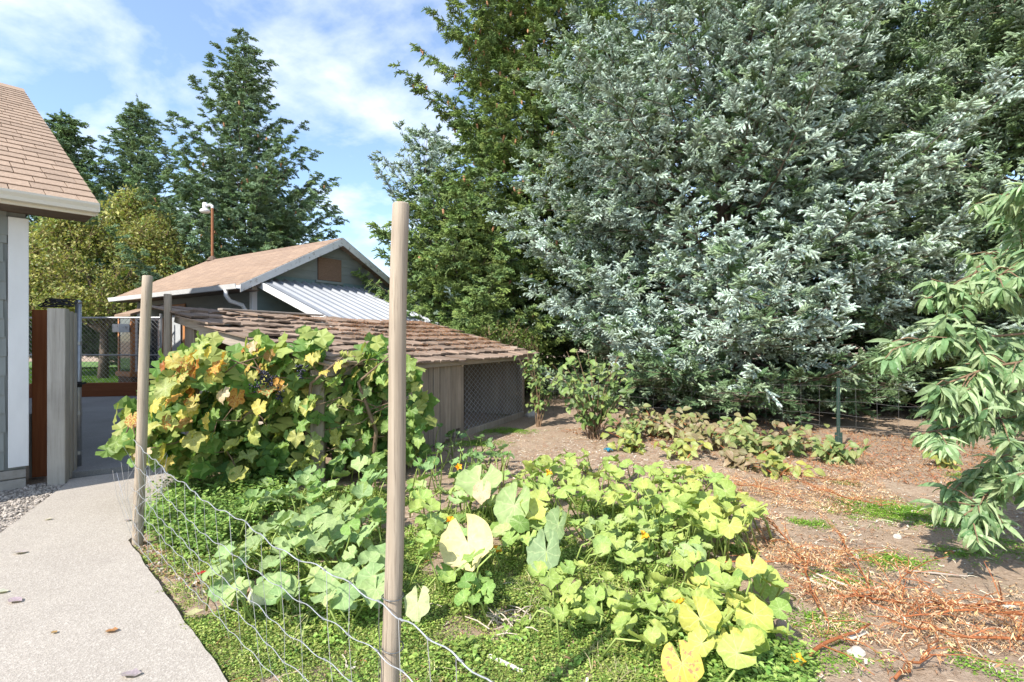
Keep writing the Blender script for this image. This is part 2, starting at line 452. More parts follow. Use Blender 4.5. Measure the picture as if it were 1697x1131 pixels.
M_bark = basic('conifer_bark', (0.10, 0.075, 0.055), (0.20, 0.155, 0.12), 16, (1, 1, 0.25), 0.95, 0.6)
M_twig = basic('twig_bark', (0.16, 0.10, 0.06), (0.27, 0.18, 0.11), 30, (1, 1, 0.3), 0.9, 0.3)
M_vine = basic('vine_stem', (0.13, 0.085, 0.055), (0.24, 0.17, 0.115), 30, rough=0.9)
M_petiole = basic('green_stalk', (0.26, 0.36, 0.09), (0.36, 0.44, 0.13), 20, rough=0.6)
M_stalk = basic('dry_red_stalk', (0.24, 0.075, 0.03), (0.40, 0.15, 0.055), 25, rough=0.7, vary=0.4)
M_dry = leaf_mat('dry_leaf', src='attr', trans=0.15, rough=0.8, spec=0.15, vary=0.5)
M_squash = leaf_mat('squash_leaf', 9, 'object', trans=0.28, rough=0.6, spec=0.22, vary=0.22, brown=(0.42, 0.24, 0.12))
M_grape = leaf_mat('grape_leaf', 7, 'object', trans=0.36, rough=0.5, spec=0.3, vary=0.3, brown=(0.40, 0.14, 0.04), blot=13)
M_grape_a = leaf_mat('grape_leaf_inner', 0, 'attr', trans=0.36, rough=0.5, spec=0.3, vary=0.3)
M_peach = leaf_mat('peach_leaf', 0, 'object', trans=0.25, rough=0.38, spec=0.5, vary=0.3, pin=True, brown=(0.45, 0.30, 0.10))
M_shrub = leaf_mat('shrub_leaf', 0, 'object', trans=0.28, rough=0.45, spec=0.4, vary=0.35, pin=True)
M_tree = leaf_mat('tree_leaf', src='attr', trans=0.3, rough=0.45, spec=0.35, vary=0.5)
M_needle = leaf_mat('conifer_needle', src='attr', trans=0.15, rough=0.85, spec=0.05, vary=0.4)
M_weed = leaf_mat('weed_leaf', src='attr', trans=0.25, rough=0.5, spec=0.3, vary=0.6)
M_cone = basic('brown_cone', (0.36, 0.18, 0.09), (0.50, 0.28, 0.15), 60, rough=0.8, vary=0.4)
M_grapefruit = basic('dark_grape', (0.012, 0.012, 0.028), (0.03, 0.03, 0.055), 40, rough=0.35, bmp=0, spec=0.5)
M_flower = basic('orange_blossom', (0.75, 0.36, 0.02), (0.85, 0.5, 0.04), 15, rough=0.5, bmp=0.1)
M_fruit = basic('pale_squash_skin', (0.55, 0.58, 0.36), (0.66, 0.68, 0.46), 6, rough=0.4, bmp=0.05)
M_bluebit = basic('blue_plastic', (0.02, 0.16, 0.24), (0.04, 0.22, 0.32), 10, rough=0.4, bmp=0)

# ------------------------------------------------------------------ scatter: real geometry repeated by geometry nodes inside one object
_groups = {}
def scatter_group(K):
    if K in _groups: return _groups[K]
    g = bpy.data.node_groups.new('scatter_%d' % K, 'GeometryNodeTree')
    g.interface.new_socket('Geometry', in_out='INPUT', socket_type='NodeSocketGeometry')
    g.interface.new_socket('Geometry', in_out='OUTPUT', socket_type='NodeSocketGeometry')
    n, l = g.nodes, g.links
    gi = n.new('NodeGroupInput'); go = n.new('NodeGroupOutput')
    def attr(name, typ):
        a = n.new('GeometryNodeInputNamedAttribute'); a.data_type = typ; a.inputs['Name'].default_value = name
        return a.outputs['Attribute']
    sid = attr('sid', 'INT')
    def eq(k):
        c = n.new('FunctionNodeCompare'); c.data_type = 'INT'; c.operation = 'EQUAL'
        ins = [i for i in c.inputs if i.type == 'INT']
        l.new(sid, ins[0]); ins[1].default_value = k
        return c.outputs[0]
    join = n.new('GeometryNodeJoinGeometry')
    for k in reversed(range(K)):
        s = n.new('GeometryNodeSeparateGeometry'); s.domain = 'POINT'
        l.new(gi.outputs[0], s.inputs[0]); l.new(eq(k), s.inputs['Selection'])
        ti = n.new('GeometryNodeGeometryToInstance')
        l.new(s.outputs[0], ti.inputs[0]); l.new(ti.outputs[0], join.inputs[0])
    s = n.new('GeometryNodeSeparateGeometry'); s.domain = 'POINT'
    l.new(gi.outputs[0], s.inputs[0]); l.new(eq(-1), s.inputs['Selection'])
    ip = n.new('GeometryNodeInstanceOnPoints')
    l.new(s.outputs[0], ip.inputs['Points']); l.new(join.outputs[0], ip.inputs['Instance'])
    ip.inputs['Pick Instance'].default_value = True
    l.new(attr('vid', 'INT'), ip.inputs['Instance Index'])
    er = n.new('FunctionNodeEulerToRotation'); l.new(attr('rot', 'FLOAT_VECTOR'), er.inputs[0])
    l.new(er.outputs[0], ip.inputs['Rotation']); l.new(attr('scl', 'FLOAT_VECTOR'), ip.inputs['Scale'])
    l.new(ip.outputs[0], go.inputs[0])
    _groups[K] = g
    return g
def scatter(name, sources, pts, mats, parent=None, kind='stuff', label=None):
    """sources: [(verts, faces, cols, matidx)], pts: [(loc, euler, scale, source index)]"""
    V, Fc, MI, col, sid = [], [], [], [], []
    for k, (vs, fs, cs, mi) in enumerate(sources):
        b0 = len(V)
        V += [tuple(v) for v in vs]; Fc += [tuple(i + b0 for i in f) for f in fs]
        MI += list(mi); col += list(cs); sid += [k] * len(vs)
    nb = len(V)
    V += [tuple(p[0]) for p in pts]
    me = bpy.data.meshes.new(name)
    me.from_pydata(V, [], Fc)
    for m in mats: me.materials.append(m)
    me.polygons.foreach_set('material_index', MI)
    n = len(V)
    a = me.attributes.new('sid', 'INT', 'POINT'); a.data.foreach_set('value', sid + [-1] * len(pts))
    a = me.attributes.new('vid', 'INT', 'POINT'); a.data.foreach_set('value', [0] * nb + [p[3] for p in pts])
    fl = [0.0] * (3 * nb)
    for p in pts: fl += list(p[1])
    a = me.attributes.new('rot', 'FLOAT_VECTOR', 'POINT'); a.data.foreach_set('vector', fl)
    fl = [1.0] * (3 * nb)
    for p in pts: fl += ([p[2]] * 3 if isinstance(p[2], float) else list(p[2]))
    a = me.attributes.new('scl', 'FLOAT_VECTOR', 'POINT'); a.data.foreach_set('vector', fl)
    fl = []
    for c in col: fl += [c[0], c[1], c[2], 1.0]
    fl += [0.0, 0, 0, 1] * len(pts)
    a = me.attributes.new('col', 'FLOAT_COLOR', 'POINT'); a.data.foreach_set('color', fl)
    o = bpy.data.objects.new(name, me); C.objects.link(o)
    if parent: o.parent = parent
    if kind: o['kind'] = kind
    if label: o['label'] = label
    md = o.modifiers.new('scatter', 'NODES'); md.node_group = scatter_group(len(sources))
    return o
class SB:
    """source shape with per-vertex colour"""
    def __init__(s): s.v, s.f, s.c, s.m = [], [], [], []
    def add(s, vs, fs, col, mi=0):
        b0 = len(s.v); s.v += [Vector(x) for x in vs]; s.f += [tuple(i + b0 for i in f) for f in fs]
        s.c += [col] * len(vs) if not isinstance(col, list) else col
        s.m += [mi] * len(fs)
    def out(s): return (s.v, s.f, s.c, s.m)
def lerp(a, b_, t): return tuple(a[i] + (b_[i] - a[i]) * t for i in range(len(a)))

# ================================================================== GROUND
def seg(a, b_, n): return [a + (b_ - a) * i / n for i in range(n)]
PATH = [(1.6, -0.6), (-1.18, 2.1), (-2.64, 3.53), (-2.66, 3.62), (-3.62, 5.72), (-4.44, 5.06), (-4.31, 4.98), (-3.65, 3.66), (-3.0, 2.35), (-2.6, -3.5), (1.6, -3.5)]
DRIVE = [(-4.50, 5.13), (-3.58, 5.79), (-3.95, 6.6), (-5.2, 10.9), (-9.2, 13.6), (-9.9, 15.2), (-30, 15.2), (-30, 14.0), (-13.6, 12.9)]
GRAVEL = [(-4.31, 4.98), (-3.65, 3.66), (-3.0, 2.35), (-2.6, -3.5), (-12, -3.6), (-4.62, 4.80), (-4.55, 5.05)]
def ground_z(x, y):
    if not (-8 < x < 9 and -1 < y < 12): return 0.0
    z = 0.020 * noise.noise((x * 1.3, y * 1.3, 0)) + 0.016 * noise.noise((x * 5, y * 5, 3)) + 0.008 * noise.noise((x * 14, y * 14, 9))
    if x < -1 + (3.2 - y) * 1.05 and y < 7 and x < 1.6: z = min(z, 0.004)
    return z
xs = [-900, -300, -120, -60, -35, -20, -12] + seg(-8, -3, 25) + seg(-3, 5.6, 172) + seg(5.6, 9, 20) + [9, 14, 25, 60, 120, 300, 900]
ys = [-900, -300, -100, -30, -10, -3] + seg(-1, 1, 10) + seg(1, 7, 120) + seg(7, 12, 34) + [12, 16, 24, 40, 70, 140, 300, 900]
b_ = MB()
nx = len(xs)
vs = [(x, y, ground_z(x, y) - (0.05 if in_poly(x, y, PATH) or in_poly(x, y, DRIVE) else 0)) for y in ys for x in xs]
b_.add(vs, [(j * nx + i, j * nx + i + 1, (j + 1) * nx + i + 1, (j + 1) * nx + i) for j in range(len(ys) - 1) for i in range(nx - 1)])
struct(b_.build('ground', M_soil, smooth=True))
def slab(name, P, z0, z1, m, jit=0.0):
    if jit:
        Q = []
        for i in range(len(P)):
            a_, c_ = Vector(P[i]), Vector(P[(i + 1) % len(P)]); k = max(1, int((c_ - a_).length / .05))
            for j in range(k):
                q = a_.lerp(c_, j / k); e = noise.noise((q.x * 5, q.y * 5, 1)) * jit + noise.noise((q.x * 19, q.y * 19, 4)) * jit * .5
                Q.append((q.x + e, q.y + e))
        P = Q
    mb = MB(); n = len(P)
    ar = sum(P[i - 1][0] * P[i][1] - P[i][0] * P[i - 1][1] for i in range(n))
    if ar < 0: P = list(reversed(P))
    mb.add([(x, y, z1) for x, y in P] + [(x, y, z0) for x, y in P], [tuple(range(n))] + [(i, n + i, n + (i + 1) % n, (i + 1) % n) for i in range(n)])
    return struct(mb.build(name, m))
slab('path', PATH, -0.12, 0.030, M_path, 0.006)
slab('driveway', DRIVE, -0.12, 0.075, M_drive)
slab('gravel_bed', GRAVEL, -0.08, 0.012, basic('gravel_bed', (0.22, 0.19, 0.16), (0.36, 0.32, 0.27), 60, rough=0.95, bmp=0.8))
slab('lawn', [(-45, 15.25), (-9.95, 15.25), (-8.6, 19), (-9, 34), (-45, 34)], -0.1, 0.03, M_lawn)
# loose gravel
srcs = []
for k in range(5):
    s = SB(); vs = []; n = 6
    rr = [U(0.7, 1.1) for _ in range(n)]
    for zz, q in ((-0.4, 0.8), (0.15, 1.0), (0.5, 0.55)):
        vs += [(math.cos(6.283 * i / n) * rr[i] * q, math.sin(6.283 * i / n) * rr[i] * q * 0.75, zz * U(0.8, 1.1)) for i in range(n)]
    fs = [(r * n + i, r * n + (i + 1) % n, (r + 1) * n + (i + 1) % n, (r + 1) * n + i) for r in range(2) for i in range(n)] + [tuple(range(2 * n, 3 * n))]
    s.add(vs, fs, (0.4, 0.36, 0.3)); srcs.append(s.out())
pts = []
GP = [(-4.33, 5.0), (-3.63, 3.66), (-3.25, 2.9), (-5.0, 2.8), (-4.8, 4.75), (-4.5, 5.05)]
for _ in range(4200):
    x, y = rand_in(GP)
    pts.append(((x, y, 0.016), (U(-.5, .5), U(-.5, .5), U(0, 6.28)), U(0.008, 0.022) * (1.6 if rng.random() < 0.06 else 1), rng.randrange(5)))
stuff(scatter('loose_gravel', srcs, pts, [M_stone]), 'loose grey and tan gravel between the path and the grey house', 'gravel')

# ================================================================== LEFT HOUSE
house = thing('house', 'grey shingled house corner with white trim and tan roof beside the path', 'house', (-4.58, 4.86, 0), math.atan2(0.75, 0.66))
mb = MB(); mb.box(-7, -0.02, 0.02, 9.0, 0.20, 2.62)
wall = mb.build('wall', M_siding, house)
mb = MB(); mb.box(-7, -0.02, 0.035, 9.0, -0.1, 0.20)
fnd = mb.build('foundation', M_block, house)
x = -0.02
for i in range(5):
    for r_ in (0, 1):
        mb = MB(); off = 0.19 * (r_ == 0)
        mb.bbox(-0.40 * (i + 1) + off + 0.006, min(-0.40 * i + off - 0.004, -0.02), -0.005, 0.034, 0.0 + 0.115 * r_ - 0.05 * (r_ == 0), 0.105 + 0.09 * r_ - 0.0, 0.004)
        mb.build('block', M_block, fnd)
# siding shingles near the corner
mes = []
for k in range(5):
    wdt = [0.13, 0.16, 0.19, 0.22, 0.25][k]
    q = MB(); q.add([(0, -0.004, 0.19), (wdt, -0.004, 0.19), (wdt, 0.006, 0.19), (0, 0.006, 0.19), (0, -0.016, U(-.003, .003)), (wdt, -0.016, U(-.003, .003)), (wdt, 0.006, 0), (0, 0.006, 0)],
                    [(0, 4, 5, 1), (4, 7, 6, 5), (0, 1, 2, 3), (1, 5, 6, 2), (0, 3, 7, 4)])
    mes.append((wdt, q.mesh('siding_shingle', M_siding)))
for r_ in range(14):
    x = -0.145 - U(0, 0.03)
    z = 0.205 + r_ * 0.175
    while x > -1.3:
        wdt, me = mes[rng.randrange(5)]
        piece('siding_shingle', me, wall, (x - wdt, 0.013, z)); x -= wdt + 0.004
mb = MB(); mb.bbox(-0.14, 0.0, -0.022, 0.012, 0.225, 2.55, 0.004); mb.build('corner_board', M_white, house)
mb = MB(); mb.box(-7, -0.02, -0.006, 0.016, 2.38, 2.55); mb.build('frieze_board', M_siding, house)
mb = MB(); mb.box(-7, 0.42, -0.33, 0.02, 2.60, 2.615); mb.build('soffit', M_dark, house)
mb = MB(); mb.box(-7, 0.44, -0.350, -0.331, 2.605, 2.70); mb.build('fascia', M_gutter, house)
# gutter: ogee profile
prof = [(-0.352, 2.632), (-0.352, 2.715), (-0.358, 2.715), (-0.362, 2.648), (-0.42, 2.648), (-0.440, 2.695), (-0.448, 2.715), (-0.458, 2.715), (-0.455, 2.695), (-0.435, 2.665), (-0.425, 2.634)]
mb = MB(); mb.prism(prof, -7, 0.452); mb.box(0.452, 0.456, -0.456, -0.352, 2.634, 2.714)
mb.build('gutter', M_gutter, house)
TP = 0.507
def roofz(y): return 2.715 + (y + 0.36) * TP
mb = MB(); mb.prism([(-0.36, 2.70), (5.65, roofz(5.65) - 0.015), (5.65, roofz(5.65) - 0.12), (-0.33, 2.60)], -7, 0.44)
mb.prism([(5.66, roofz(5.65) - 0.015), (11.6, roofz(-0.36)), (11.6, roofz(-0.36) - 0.1), (5.66, roofz(5.65) - 0.12)], -7, 0.44)
roof = mb.build('roof', M_shing_edge, house)
mb = MB(); mb.prism([(-0.34, 2.615), (-0.34, 2.70), (5.64, roofz(5.64) - 0.02), (5.64, roofz(5.64) - 0.17)], 0.441, 0.458); mb.build('rake_board', M_gutter, house)
mb = MB(); mb.add([(0, 0, 2.6), (0, 9, 2.6), (0, 5, 5.5), (-.02, 0, 2.6), (-.02, 9, 2.6), (-.02, 5, 5.5)], [(0, 1, 2), (5, 4, 3)]); mb.build('gable_wall', M_siding, house)
sl = math.hypot(1, TP); ang = math.atan(TP)
EX = 0.20
tabs = []
for k in range(4):
    wv = [0.21, 0.24, 0.27, 0.23][k]; q = MB(); L_ = (EX + 0.05) * sl
    q.add([(0.004, 0, 0), (wv - 0.004, 0, 0), (wv - 0.004, L_, -0.004), (0.004, L_, -0.004), (0.004, 0, 0.016), (wv - 0.004, 0, 0.016), (wv - 0.004, L_, 0.002), (0.004, L_, 0.002)],
          [(0, 1, 5, 4), (4, 5, 6, 7), (1, 2, 6, 5), (0, 4, 7, 3)])
    tabs.append((wv, q.mesh('shingle', M_shing)))
for r_ in range(30):
    y = -0.385 + r_ * EX
    x = 0.47 + U(-.0, .0); first = True
    while x > -0.95:
        wv, me = tabs[rng.randrange(4)]
        sx = 1.0
        if first: sx = [0.55, 1.0, 0.8, 0.35][r_ % 4]; first = False
        x -= wv * sx
        piece('shingle', me, roof, (x, y, roofz(y) + 0.004 + U(0, 0.002)), (ang, 0, U(-.006, .006)), (sx, 1, 1))
mb = MB()
for r_ in range(30):
    y = -0.385 + r_ * EX
    mb.prism([(y, roofz(y)), (y, roofz(y) + 0.016), (y + EX + .05, roofz(y + EX + .05) + 0.002), (y + EX + .05, roofz(y + EX + .05) - 0.004)], -6.9, -1.1)
mb.build('shingle_courses', M_shing, roof, kind='stuff')
mb = MB(); mb.prism([(5.45, roofz(5.45) + 0.01), (5.66, roofz(5.66) + 0.035), (5.86, roofz(5.45) + 0.01), (5.66, roofz(5.66) + 0.005)], -7, 0.47); mb.build('ridge_cap', M_shing, roof)

# ================================================================== GATE POST GROUP BY THE HOUSE
gp = thing('gate_post', 'thick gate post of grey weathered and red stained boards at the path end', 'gate post', (-4.40, 5.0, 0), R(40))
def board(parent, name, m, x0, x1, y0, y1, z0, z1, label=None, b=0.005):
    q = MB(); q.bbox(x0, x1, y0, y1, z0, z1, b); return q.build(name, m, parent, label=label)
ux = Vector((1, 0, 0))
gp.location = (-4.32, 4.96, 0); gp.rotation_euler = (0, 0, R(29))
board(gp, 'board', W_grey, -0.135, 0.0, 0.0, 0.145, -0.02, 1.715, 'wide greenish grey front board of the gate post')
for k, (x0, x1, y0, y1) in enumerate([(-0.12, -0.010, 0.148, 0.205), (-0.12, 0.002, 0.208, 0.285), (-0.12, -0.006, 0.288, 0.345), (-0.12, 0.004, 0.348, 0.43)]):
    board(gp, 'board', W_grey if k != 2 else W_plank, x0, x1, y0, y1, 0.03, 1.70 - 0.01 * (k % 2))
board(gp, 'board', W_brown, -0.345, -0.225, 0.40, 0.45, 0.03, 1.715, 'red stained cedar board left of the grey post')
stub = tag(board(None, 'stub_post', W_grey, -4.91, -4.80, 5.21, 5.30, 0.0, 0.66), 'short grey stub board between the house foundation and the red gate board', 'post')
sp = thing('steel_gate_post', 'galvanised steel gate post beside the weathered gate boards', 'gate post', (-4.60, 5.44, 0))
mb = MB(); mb.tube([(0, 0, 0), (0, 0, 1.80)], 0.028, 12); mb.build('pole', M_galv, sp, smooth=True)
mb = MB(); mb.tube([(0, 0, 1.801), (0, 0, 1.82), (0, 0, 1.836)], [0.032, 0.03, 0.012], 12); mb.build('cap', M_galv, sp, smooth=True)
for z in (1.36, 0.62, 0.2):
    mb = MB(); mb.tube([(0, 0, z), (0, 0, z + 0.035)], 0.034, 12); mb.box(-0.075, -0.03, -0.01, 0.01, z + 0.005, z + 0.03); mb.build('clamp', M_galv, sp)
mb = MB(); mb.tube([(-0.15, -0.09, 0.93), (-0.06, -0.06, 0.93), (0.05, -0.035, 0.945), (0.10, -0.02, 0.96)], [0.012, 0.018, 0.014, 0.010], 8); mb.tube([(0, 0, 0.91), (0, 0, 0.97)], 0.033, 10)
mb.build('latch', M_black, sp)
mb = MB()
for k in range(7):
    c0 = Vector((-4.64 + 0.012 * k, 5.17 + 0.012 * k, 1.725 + 0.05 + 0.004 * k))
    mb.tube([c0 + Vector((math.cos(a_) * 0.10, math.sin(a_) * 0.10, 0.035 * math.sin(a_ + k))) for a_ in [i * 6.283 / 14 for i in range(15)]], 0.006, 5)
tag(mb.build('wire_coil', M_black), 'black coiled wire lying on top of the gate post boards', 'coil')

# ================================================================== FAR CHAIN LINK FENCE AND TIMBER EDGE
def chain_link(mb, P0, P1, z0, z1, pitch, r, k=1.0):
    """two families of straight wires of slope k"""
    P0, P1 = Vector(P0), Vector(P1); L_ = (P1 - P0).length; D = (P1 - P0) / L_; Hh = z1 - z0; W = Hh / k
    for sgn in (1, -1):
        s0 = -W
        while s0 < L_:
            a_, c_, za, zc = s0, s0 + W, z0, z1
            if a_ < 0: za -= a_ * k; a_ = 0
            if c_ > L_: zc -= (c_ - L_) * k; c_ = L_
            if c_ - a_ > 0.02:
                q = [(a_, za), (c_, zc)] if sgn > 0 else [(L_ - a_, za), (L_ - c_, zc)]
                mb.tube([P0 + D * s_ + Vector((0, 0, z)) for s_, z in q], r, 3, cap=False)
            s0 += pitch
cf = thing('chain_link_fence', 'tall galvanised chain link driveway fence with two rails in front of the lawn', 'fence', (0, 0, 0))
A, B = Vector((-13.5, 12.9, 0)), Vector((-8.75, 12.75, 0))
mb = MB(); mb.tube([A + Vector((0, 0, 1.98)), B + Vector((0, 0, 1.98))], 0.022, 8); mb.build('rail', M_galv, cf)
mb = MB(); mb.tube([A + Vector((0, 0, 1.05)), B + Vector((0, 0, 1.05))], 0.018, 8); mb.build('rail', M_galv, cf)
mb = MB(); mb.tube([A + Vector((0, 0, .14)), B + Vector((0, 0, .14))], 0.016, 8); mb.build('rail', M_galv, cf)
for P in (A, Vector((-11.1, 12.83, 0)), B):
    mb = MB(); mb.tube([P + Vector((0, .03, 0)), P + Vector((0, .03, 2.08))], 0.032, 10); mb.build('post', M_galv, cf)
mb = MB(); chain_link(mb, A, B, 0.14, 1.97, 0.11, 0.004); mb.build('wire_mesh', M_galv, cf)
mb = MB(); mb.bbox(-2.0, 2.0, -0.07, 0.07, 0.07, 0.40, 0.01)
tb = tag(mb.build('timber_edging', W_brown_x), 'low red stained timber beam edging the driveway', 'timber beam')
tb.location = (-10.05, 12.25, 0); tb.rotation_euler = (0, 0, R(12))

# ================================================================== GARAGE
GAR = Vector((-5.66, 11.2, 0)); GA = math.atan2(0.837, 0.547)
gar = thing('garage', 'grey outbuilding with tan gable roof and metal lean-to behind the coop', 'garage', GAR, GA)
EVZ, GW, GL, PK = 2.73, 4.3, 5.75, 2.12
GT = 0.54
mb = MB(); mb.box(0.02, GW, 0.02, GL, -0.05, EVZ)
mb.add([(0.02, 0.02, EVZ), (GW, 0.02, EVZ), (PK, 0.02, EVZ + PK * GT), (0.02, GL, EVZ), (GW, GL, EVZ), (PK, GL, EVZ + PK * GT)], [(0, 1, 2), (5, 4, 3)])
gw = mb.build('wall', M_gsiding, gar)
ex = 0.205
for k in range(13):
    z = 0.02 + k * ex
    mb = MB(); mb.add([(-0.016, 0.1, z), (-0.016, GL, z), (-0.003, GL, z + ex + .01), (-0.003, .1, z + ex + .01), (0.018, 0.1, z), (0.018, GL, z)], [(0, 3, 2, 1), (0, 1, 5, 4)])
    mb.build('siding_board', M_gsiding, gw)
k = 0; z = 0.02
while z < EVZ + PK * GT - 0.15:
    x0 = max(0.09, (z + 0.12 - EVZ) / GT + 0.02) if z > EVZ - .1 else 0.09
    x1 = GW - (x0 - 0.0) if z > EVZ - .1 else GW
    zt = min(z + ex + .01, EVZ + PK * GT)
    mb = MB(); mb.add([(x0, -0.016, z), (x1, -0.016, z), (x1, -0.003, zt), (x0, -0.003, zt), (x0, 0.018, z), (x1, 0.018, z)], [(0, 1, 2, 3), (0, 4, 5, 1)])
    mb.build('siding_board', M_gsiding_blue if z < 2.7 else M_gsiding, gw); z += ex
board(gar, 'corner_board', M_white, -0.03, 0.085, -0.03, 0.085, 0.0, EVZ - 0.02)
RO = 0.46
def gz(x): return EVZ + 0.10 + x * GT
mb = MB()
for sg in (0, 1):
    pr = [(-RO, gz(-RO)), (PK, gz(PK)), (PK, gz(PK) - 0.09), (-RO, gz(-RO) - 0.07)]
    vs = [(x if not sg else 2 * PK - x, y, z) for y in (-0.33, GL + 0.35) for x, z in pr]
    fs = [(0, 1, 2, 3), (7, 6, 5, 4), (0, 4, 5, 1), (1, 5, 6, 2), (2, 6, 7, 3), (3, 7, 4, 0)]
    mb.add(vs, fs if not sg else [tuple(reversed(f)) for f in fs])
groof = mb.build('roof', M_roofb, gar)
# course butts of the shingles, as thin lips
mb = MB()
q = -RO - 0.02
while q < PK:
    for sg in (0, 1):
        X = lambda t: t if not sg else 2 * PK - t
        vs = [(X(q), -0.34, gz(q) + 0.012), (X(q), GL + .36, gz(q) + 0.012), (X(min(q + .15, PK)), GL + .36, gz(min(q + .15, PK)) + 0.003), (X(min(q + .15, PK)), -0.34, gz(min(q + .15, PK)) + 0.003), (X(q), -0.34, gz(q) - 0.004), (X(q), GL + .36, gz(q) - 0.004)]
        fs = [(0, 3, 2, 1), (0, 1, 5, 4)]
        mb.add(vs, fs if not sg else [tuple(reversed(f)) for f in fs])
    q += 0.135
mb.build('shingle_courses', M_roofb, groof, kind='stuff')
for sg in (0, 1):
    mb = MB(); X = lambda t: t if not sg else 2 * PK - t
    for yy in (-0.36, -0.335):
        pass
    pr = [(-RO - .01, gz(-RO) - 0.005), (PK, gz(PK) - 0.005), (PK, gz(PK) - 0.20), (-RO - .01, gz(-RO) - 0.17)]
    vs = [(X(x), y, z) for y in (-0.362, -0.336) for x, z in pr]
    fs = [(0, 3, 2, 1), (4, 5, 6, 7), (0, 1, 5, 4), (1, 2, 6, 5), (2, 3, 7, 6), (3, 0, 4, 7)]
    mb.add(vs, fs); mb.build('rake_board', M_rake, gar)
mb = MB(); mb.box(-RO + .03, -0.03, -0.30, GL + 0.3, gz(-RO) - 0.11, gz(-RO) - 0.09); mb.build('soffit', M_dark, gar)
gx = -RO - 0.005
pr = [(gx, gz(-RO) - 0.10), (gx, gz(-RO) + 0.005), (gx - .01, gz(-RO) + 0.005), (gx - .012, gz(-RO) - .085), (gx - .075, gz(-RO) - .085), (gx - .098, gz(-RO) + 0.0), (gx - .115, gz(-RO) + 0.0), (gx - .085, gz(-RO) - 0.10)]
mb = MB(); vs = [(x, y, z) for y in (-0.34, GL + 0.36) for x, z in pr]; n = len(pr)
mb.add(vs, [tuple(reversed(range(n))), tuple(range(n, 2 * n))] + [(i, (i + 1) % n, n + (i + 1) % n, n + i) for i in range(n)])
mb.build('gutter', M_white, gar)
mb = MB(); mb.tube([(gx - .05, .12, gz(-RO) - .09), (gx - .05, .12, gz(-RO) - .22), (gx + .03, .12, gz(-RO) - .33), (-0.17, .12, gz(-RO) - .40), (-0.09, .12, gz(-RO) - .52), (-0.075, .12, gz(-RO) - .7), (-.075, .12, 0.2)], 0.045, 8)
mb.build('downspout', M_white, gar, smooth=True)
mb = MB(); mb.bbox(1.62, 2.30, -0.055, -0.02, 2.90, 3.46); vp = mb.build('vent_panel', M_osb, gar)
mb = MB(); mb.box(1.56, 2.36, -0.05, -0.02, 2.835, 2.895); mb.build('vent_sill', M_gsiding, gar)
# door and bay on the long wall
mb = MB(); mb.bbox(-0.045, -0.02, 2.95, 3.05, 0, 2.2); mb.bbox(-0.045, -0.02, 3.85, 3.95, 0, 2.2); mb.bbox(-0.046, -0.02, 2.95, 3.95, 2.202, 2.33); mb.build('door_frame', M_orange, gar)
mb = MB(); mb.box(-0.03, -0.018, 3.052, 3.848, 0.05, 2.2); mb.build('door', M_dark, gar)
dp = basic('grey_door_sheet', (0.42, 0.44, 0.46), (0.55, 0.57, 0.58), 5, rough=0.4)
mb = MB(); mb.box(-0.07, -0.05, 3.12, 3.55, 0.08, 2.05); mb.build('door_sheet', dp, gar)
bay = MB(); bay.box(-0.75, -0.02, 4.10, 4.90, 0.0, 0.50); bayo = bay.build('bay_base', M_osb, gar)
mb = MB(); mb.bbox(-0.80, -0.02, 4.05, 4.95, 0.502, 0.62); mb.build('bay_sill', M_orange, gar)
mb = MB()
for (xa, ya) in ((-0.76, 4.09), (-0.76, 4.83), (-0.10, 4.09)):
    mb.box(xa, xa + .08, ya, ya + .08, 0.622, 2.0)
mb.build('bay_frame', M_orange, gar)
mb = MB(); mb.box(-0.66, -0.12, 4.12, 4.135, 0.64, 1.98); mb.box(-0.745, -0.73, 4.19, 4.81, 0.64, 1.98); mb.build('bay_glass', M_glass, gar)
mb = MB()
for (xa, xb) in ((-0.675, -0.625), (-0.17, -0.11)): mb.box(xa, xb, 4.095, 4.118, 0.63, 1.99)
mb.box(-0.624, -0.171, 4.095, 4.118, 1.93, 1.99); mb.box(-0.624, -0.171, 4.095, 4.118, 0.63, 0.70)
mb.build('bay_window_frame', M_white, gar)
mb = MB(); mb.add([(-0.80, 4.05, 2.02), (-0.80, 5.0, 2.02), (-0.02, 5.0, 2.30), (-0.02, 4.05, 2.30), (-0.80, 4.05, 2.08), (-0.80, 5.0, 2.08), (-0.02, 5.0, 2.36), (-0.02, 4.05, 2.36)],
                  [(0, 1, 2, 3), (7, 6, 5, 4), (0, 4, 5, 1), (3, 7, 4, 0), (1, 5, 6, 2)]); mb.build('bay_roof', M_roofb, gar)
mb = MB(); mb.bbox(-1.02, -0.80, 4.1, 4.5, 1.62, 1.82); mb.build('bay_box', M_rake, gar)
